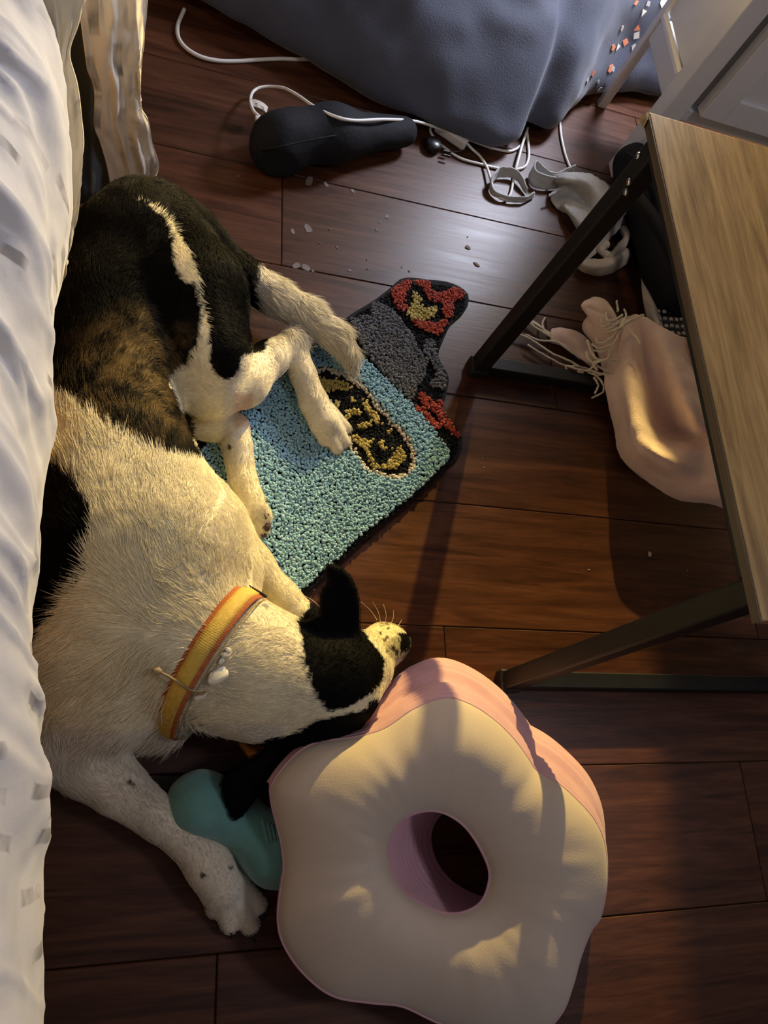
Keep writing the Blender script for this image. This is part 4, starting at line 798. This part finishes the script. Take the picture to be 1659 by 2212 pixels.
# ---- fur
tri = np.vstack([Fc[:, [0, 1, 2]], Fc[:, [0, 2, 3]]]); A, B, C = V[tri[:, 0]], V[tri[:, 1]], V[tri[:, 2]]
nrm = np.cross(B - A, C - A); area = np.linalg.norm(nrm, axis=1) / 2; nrm = nrm / (2 * area[:, None] + 1e-15)
cenp = (A + B + C) / 3
view = np.array([0, 0, H]) - cenp
wgt = area * (nrm[:, 2] > -.35) * (cenp[:, 2] > .006)
NH = 150000
pick = RNG.choice(len(tri), NH, p=wgt / wgt.sum()); r1, r2 = RNG.random(NH), RNG.random(NH); sw = r1 + r2 > 1; r1[sw], r2[sw] = 1 - r1[sw], 1 - r2[sw]
root = A[pick] + r1[:, None] * (B - A)[pick] + r2[:, None] * (C - A)[pick]; hn = nrm[pick]
FLOW = [(500, 1450, -1, -.1, 14), (400, 1300, -.8, -.55, 20), (300, 1150, -.55, -.85, 24), (180, 1200, -.6, -.6, 22), (200, 950, -.15, -1, 26), (110, 900, -.1, -1, 24), (330, 980, .15, -1, 20), (400, 1000, .2, -1, 10), (150, 1450, -.9, .25, 20), (280, 1480, -.75, .5, 24), (350, 1560, -.1, 1, 28), (200, 1560, -.5, .8, 14),
        (600, 1450, -1, .15, 11), (640, 1560, -1, .3, 9), (740, 1450, -.9, .3, 5), (830, 1390, -.8, .6, 3.0), (250, 750, .25, -1, 11), (180, 650, .15, -1, 11), (300, 500, .5, -.85, 9), (380, 560, .7, .5, 9), (420, 700, .8, .6, 8), (430, 830, .8, .5, 7), (550, 800, .8, -.4, 5), (640, 780, .4, .9, 4), (700, 920, .5, .9, 2.6),
        (520, 600, .8, .5, 12), (600, 640, .85, .55, 26), (700, 710, .7, .7, 28), (760, 780, .4, .9, 22), (520, 1000, .3, 1, 5), (460, 910, 1, .2, 6), (250, 1690, .85, .5, 6), (400, 1780, .6, .8, 5), (500, 1930, .5, .9, 2.6), (735, 1300, .1, -1, 3.5), (720, 1380, -.1, -1, 4), (560, 1680, -.7, .7, 4), (600, 1270, .6, .8, 5), (500, 1120, .4, .8, 7), (430, 1080, -.2, -.8, 9), (480, 1250, -.5, -.6, 14)]
hx, hy = proj(root); num = np.zeros((NH, 2)); ln = np.zeros(NH); den = np.zeros(NH)
for fx, fy, dx, dy, L in FLOW:
    k = 1 / (((hx - fx) ** 2 + (hy - fy) ** 2) + 900) ** 2; n_ = math.hypot(dx, dy); num += k[:, None] * np.array([dx / n_, dy / n_]); ln += k * L; den += k
num /= np.linalg.norm(num, axis=1)[:, None] + 1e-9; ln = ln / den * .001
swirl = .55 * noise(root, 22, 31) + .5 * noise(root, 60, 32); ca_, sa_ = np.cos(swirl), np.sin(swirl)
num = np.stack([num[:, 0] * ca_ - num[:, 1] * sa_, num[:, 0] * sa_ + num[:, 1] * ca_], -1)
d3 = P(hx + num[:, 0] * 8, hy + num[:, 1] * 8, root[:, 2]) - P(hx, hy, root[:, 2]); d3 /= np.linalg.norm(d3, axis=1)[:, None] + 1e-12
d3 = d3 - hn * (d3 * hn).sum(1)[:, None]; d3 /= np.linalg.norm(d3, axis=1)[:, None] + 1e-9
d3 = d3 + RNG.normal(0, .13, d3.shape) + .18 * np.stack([noise(root, 120, k) for k in (21, 22, 23)], -1)
L = ln * RNG.uniform(.6, 1.15, NH); lift = RNG.uniform(.10, .30, NH)
K = 5; T = np.linspace(0, 1, K); pos = np.zeros((NH, K, 3))
for j, t in enumerate(T):
    pos[:, j] = root - hn * .0008 + (d3 * (t)) * L[:, None] + hn * (lift * (t - .55 * t * t) * L + .0003)[:, None] + np.array([0, 0, -1]) * (.10 * t * t * L)[:, None]
    # keep the strand on the skin
    if j:
        dd = D.at(pos[:, j]); push = np.clip(.0006 + .0008 * t - dd, 0, .02); pos[:, j] += hn * push[:, None]
pos[..., 2] = np.maximum(pos[..., 2], .0008)
hc = bpy.data.hair_curves.new('fur'); hc.add_curves([K] * NH)
hc.attributes['position'].data.foreach_set('vector', pos.astype(np.float32).ravel())
if 'radius' not in hc.attributes: hc.attributes.new('radius', 'FLOAT', 'POINT')
rr = np.clip(ln * .012 + .00009, .00010, .00026)[:, None] * np.array([1, .95, .8, .55, .15])[None]
hc.attributes['radius'].data.foreach_set('value', rr.astype(np.float32).ravel())
ccol = coat(root, 2.2) * RNG.uniform(.78, 1.12, (NH, 1)); ca2 = hc.attributes.new('coat', 'FLOAT_COLOR', 'CURVE')
ca2.data.foreach_set('color', np.hstack([ccol, np.ones((NH, 1))]).astype(np.float32).ravel())
fur = bpy.data.objects.new('fur', hc); COL.objects.link(fur); hc.materials.append(M_FUR); fur.parent = dog; fur.matrix_parent_inverse = Matrix.Translation(-Vector(dog.location)); tag(fur, kind='stuff')
# whiskers, nose, claws, pads
for a, b in (((822, 1345, .07), (805, 1300, .08)), ((832, 1348, .068), (828, 1305, .07)), ((840, 1355, .06), (850, 1318, .06)), ((815, 1340, .07), (780, 1300, .08)), ((846, 1362, .055), (868, 1338, .05)), ((690, 1310, .15), (655, 1285, .14))):
    q = spline(PP([a, ((a[0] + b[0]) / 2 + 4, (a[1] + b[1]) / 2, (a[2] + b[2]) / 2 + .003), b]), 10); tube('whisker', q, np.linspace(.0004, .00012, 10), M_SHELL, dog, 5)
nb = SDF((.33, .17, .02), (.43, .27, .09), .0015)
nb.ball(P(873, 1388, .057), (.0105, .0118, .0098), .003); nb.ball(P(878, 1376, .060), (.0035, .003, .003), .002, True); nb.ball(P(884, 1400, .055), (.0035, .003, .003), .002, True)
vv, ff = nb.build(); mesh('nose', vv, ff, M_NOSE, dog)
for a, b in (((466, 1962, .012), (467, 1984, .005)), ((497, 1998, .013), (500, 2026, .005)), ((541, 2000, .013), (551, 2034, .005)), ((557, 1957, .012), (570, 1985, .005)),
             ((700, 958, .010), (706, 978, .005)), ((729, 975, .011), (740, 994, .005)), ((747, 960, .012), (757, 978, .005)), ((748, 930, .011), (760, 946, .005))):
    q = spline(PP([a, ((a[0] + b[0]) / 2, (a[1] + b[1]) / 2, a[2] + .002), b]), 8); tube('claw', q, np.linspace(.0042, .0014, 8), M_CLAW, dog, 8)
for x, y, z, r in ((566, 1086, .034, .0075), (571, 1112, .032, .007), (574, 1136, .024, .008), (568, 1150, .018, .007), (588, 1216, .026, .007), (600, 1238, .022, .0075), (611, 1258, .016, .007)):
    c = P(x, y, z); mesh('paw_pad', c + ico_v * r * np.array([1, 1.25, .9]), ico_f, M_PAD, dog)

# ================================================================== collar and necklace
def neck_ring(mid, e1, n=160, tilt=0):
    c0 = P(*mid); e1 = e1 / np.linalg.norm(e1); e2 = np.array([0, 0, H]) - c0; e2 = e2 - e1 * (e2 @ e1); e2 /= np.linalg.norm(e2); ax = np.cross(e1, e2)
    lean = -.16 if proj((c0 + ax * .02)[None])[0][0] > proj(c0[None])[0][0] else .16
    e2 = e2 + ax * lean; e2 /= np.linalg.norm(e2); ax = np.cross(e1, e2)
    th = np.linspace(0, 2 * math.pi, n, endpoint=False); dirs = np.cos(th)[:, None] * e1 + np.sin(th)[:, None] * e2
    rs = np.linspace(.01, .14, 200); S = D.at(c0 + dirs[:, None] * rs[None, :, None]); S = np.where(S > 0, 1, 0)
    r = rs[np.argmax(S, axis=1)]; r[S.max(1) == 0] = .1
    r = np.minimum(r, np.where(np.abs(np.cos(th)) > .75, .086, .12))
    for _ in range(8): r = (np.roll(r, 1) + 2 * r + np.roll(r, -1)) / 4
    return c0, dirs, r, ax
e1 = P(552, 1295, .15) - P(388, 1535, .15)
c0, dirs, r, ax = neck_ring((456, 1428, .095), e1)
cl = thing('dog_collar', 'orange and yellow striped webbing collar around the dog neck', 'collar', tuple(c0))
def band(name, lo, hi, up, mat, rib=0):
    n = len(r); rows = []
    th = np.arange(n)
    for k, (wd, hh) in enumerate(((lo, up - .002), (lo, up), ((lo * 2 + hi) / 3, up + .0003), ((lo + 2 * hi) / 3, up + .0003), (hi, up), (hi, up - .002))):
        q = c0 + dirs * (r + hh + rib * (th % 2))[:, None] + ax * wd; q[:, 2] = np.maximum(q[:, 2], .003); rows.append(q)
    return grid(rows)
def up_n(a, m=3): return np.interp(np.linspace(0, len(a), len(a) * m, endpoint=False), np.arange(len(a) + 1), np.append(a, a[0]))
r = up_n(r); dirs = np.stack([up_n(dirs[:, k]) for k in range(3)], -1); dirs /= np.linalg.norm(dirs, axis=1)[:, None]
v_, f_ = band('w', -.0135, .0135, .0062, None, .0011); mesh('webbing', v_, f_, M_ORANGE, cl)
v_, f_ = band('w', -.0085, .0085, .0074, None, .0012); mesh('yellow_stripe', v_, f_, M_GOLD, cl)
th0 = 0.42
i0 = int(len(r) * th0 / (2 * math.pi)); pb = c0 + dirs[i0] * (r[i0] + .0085); tb = np.cross(ax, dirs[i0])
for a in (-.016, .016): bar('buckle_bar', pb + ax * a - tb * .002, pb + ax * a + tb * .002, .003, .003, M_BLACKPL, cl, up=dirs[i0], bev=.0006)
bar('buckle_bar', pb - ax * .0175, pb + ax * .0175, .0035, .004, M_BLACKPL, cl, up=dirs[i0], bev=.0008)
nk = thing('shell_necklace', 'tan cord necklace with small white cowrie shells beside the collar', 'necklace', tuple(c0 + ax * .02))
sgn = 1.0 if (proj((c0 + ax * .02)[None])[0][0] > proj(c0[None])[0][0]) else -1.0
ringp = c0 + dirs * (r + .004)[:, None] + ax * sgn * .017; ringp[:, 2] = np.maximum(ringp[:, 2], .003)
tube('cord', np.vstack([ringp[::3], ringp[:1]]), .0009, M_CORD, nk, 6)
def shell(px, py, z, L_, ang_):
    c = P(px, py, z); m_ = Matrix.Rotation(ang_, 3, 'Z'); u = np.linspace(0, math.pi, 13); vv_, ff_ = [], []
    for i, a in enumerate(u):
        for k in range(16):
            b = 2 * math.pi * k / 16; rr_ = L_ * .34 * math.sin(a) ** .8 * (1 + .18 * math.cos(a)); gro = 1 - .35 * math.exp(-((b - math.pi / 2) / .22) ** 2)
            vv_.append(c + np.array(m_ @ Vector((L_ * .5 * math.cos(a), rr_ * math.cos(b), rr_ * .75 * math.sin(b) * gro))))
    for i in range(12):
        for k in range(16): ff_.append((i * 16 + k, i * 16 + (k + 1) % 16, (i + 1) * 16 + (k + 1) % 16, (i + 1) * 16 + k))
    mesh('shell', vv_, ff_, M_SHELL, nk)
def neck_z(px, py, extra=.004):
    zz = np.linspace(.30, .0, 240); q = P(np.full(240, px), np.full(240, py), zz); s_ = D.at(q); i = int(np.argmax(s_ < 0)); return float(zz[i]) + extra
for px, py, L_, a in ((470, 1460, .024, .65), (487, 1414, .010, .2), (478, 1428, .008, .9), (431, 1500, .016, .6), (572, 1308, .010, .3), (492, 1404, .008, -.4)): shell(px, py, neck_z(px, py), L_, a)
ends = [(340, 1450), (362, 1460), (388, 1476), (410, 1490), (430, 1494), (446, 1492)]
q = spline(PP([(x, y, neck_z(x, y, .014)) for x, y in ends]), 30); tube('loose_cord', q, .0014, M_CORD, nk, 6)
q2 = spline(PP([(446, 1492, neck_z(446, 1492, .012)), (436, 1500, neck_z(436, 1500, .014)), (415, 1496, neck_z(415, 1496, .013)), (400, 1484, neck_z(400, 1484, .012))]), 20); tube('loose_cord', q2, .0011, M_CORD, nk, 6)
kc = q[0]; mesh('bead', kc + ico_v * np.array([.0055, .0045, .0045]), ico_f, M_CORD, nk)

# ================================================================== crumbs on the floor
def flake(px, py, s_, mat, name, label, cat, group=None, zt=.0016, el=1.6):
    c = P(px, py, 0.0); k = 6; a0 = random.uniform(0, 6.28)
    ring = []
    for t in range(k):
        a = 6.283 * t / k; rr_ = s_ * random.uniform(.6, 1.1); e = np.array([rr_ * el * math.cos(a), rr_ * math.sin(a)]); ca, sa = math.cos(a0), math.sin(a0)
        ring.append(c + [e[0] * ca - e[1] * sa, e[0] * sa + e[1] * ca, .0003])
    v = ring + [q + [0, 0, zt * .6] for q in ring] + [c + [0, 0, zt]]
    f = [tuple(range(k))[::-1]] + [(t, (t + 1) % k, (t + 1) % k + k, t + k) for t in range(k)] + [(k + t, k + (t + 1) % k, 2 * k) for t in range(k)]
    return tag(mesh(name, v, f, mat, None, False), label, cat, group)
flake(1010, 535, .0042, M_HUSK, 'seed_husk', 'brown seed husk in the floor glare, farther from the mat', 'husk', 'seed husks', .002, 1.7)
flake(1030, 572, .0042, M_HUSK, 'seed_husk', 'brown seed husk in the floor glare, nearer to the mat', 'husk', 'seed husks', .002, 1.7)
flake(1403, 1197, .0034, M_PAPER, 'wood_chip', 'pale triangular chip on the bare floor under the table front', 'chip', None, .002, 1.8)
for x, y, s_ in ((666, 494, .0075), (632, 500, .004), (640, 574, .006), (660, 578, .006), (676, 586, .003), (668, 391, .008), (704, 398, .004), (762, 413, .004), (836, 468, .0045), (755, 584, .003), (794, 580, .002), (728, 534, .002), (820, 482, .0015), (813, 497, .002), (793, 560, .002), (515, 381, .002), (690, 525, .0016), (712, 496, .0015), (884, 586, .0018), (1010, 512, .0015), (868, 577, .0015)):
    flake(x, y, s_, M_SCRAP, 'paper_scrap', {(666, 494): 'largest pale scrap lying alone midway between dog rump and cables', (632, 500): 'small pale scrap just left of the largest one', (640, 574): 'pale scrap nearest the white tail, left of a pair', (660, 578): 'pale scrap nearest the white tail, right of a pair', (668, 391): 'long pale scrap just below the dark bolster', (836, 468): 'round pale scrap alone between mat top and power brick'}.get((x, y), 'tiny pale scrap scattered on the floor behind the dog tail'), 'scrap', 'scraps on the floor by the tail', .0006 if s_ > .0025 else .0012)
for x, y, s_ in ((1190, 834, .0018), (1272, 1231, .0014), (1485, 1233, .0010), (678, 1274, .0012), (1045, 1010, .0008), (1042, 990, .0007)):
    flake(x, y, s_, M_PAPER, 'floor_crumb', 'tiny crumb on the open floor between mat and table', 'crumb', 'crumbs on the open floor', .001)
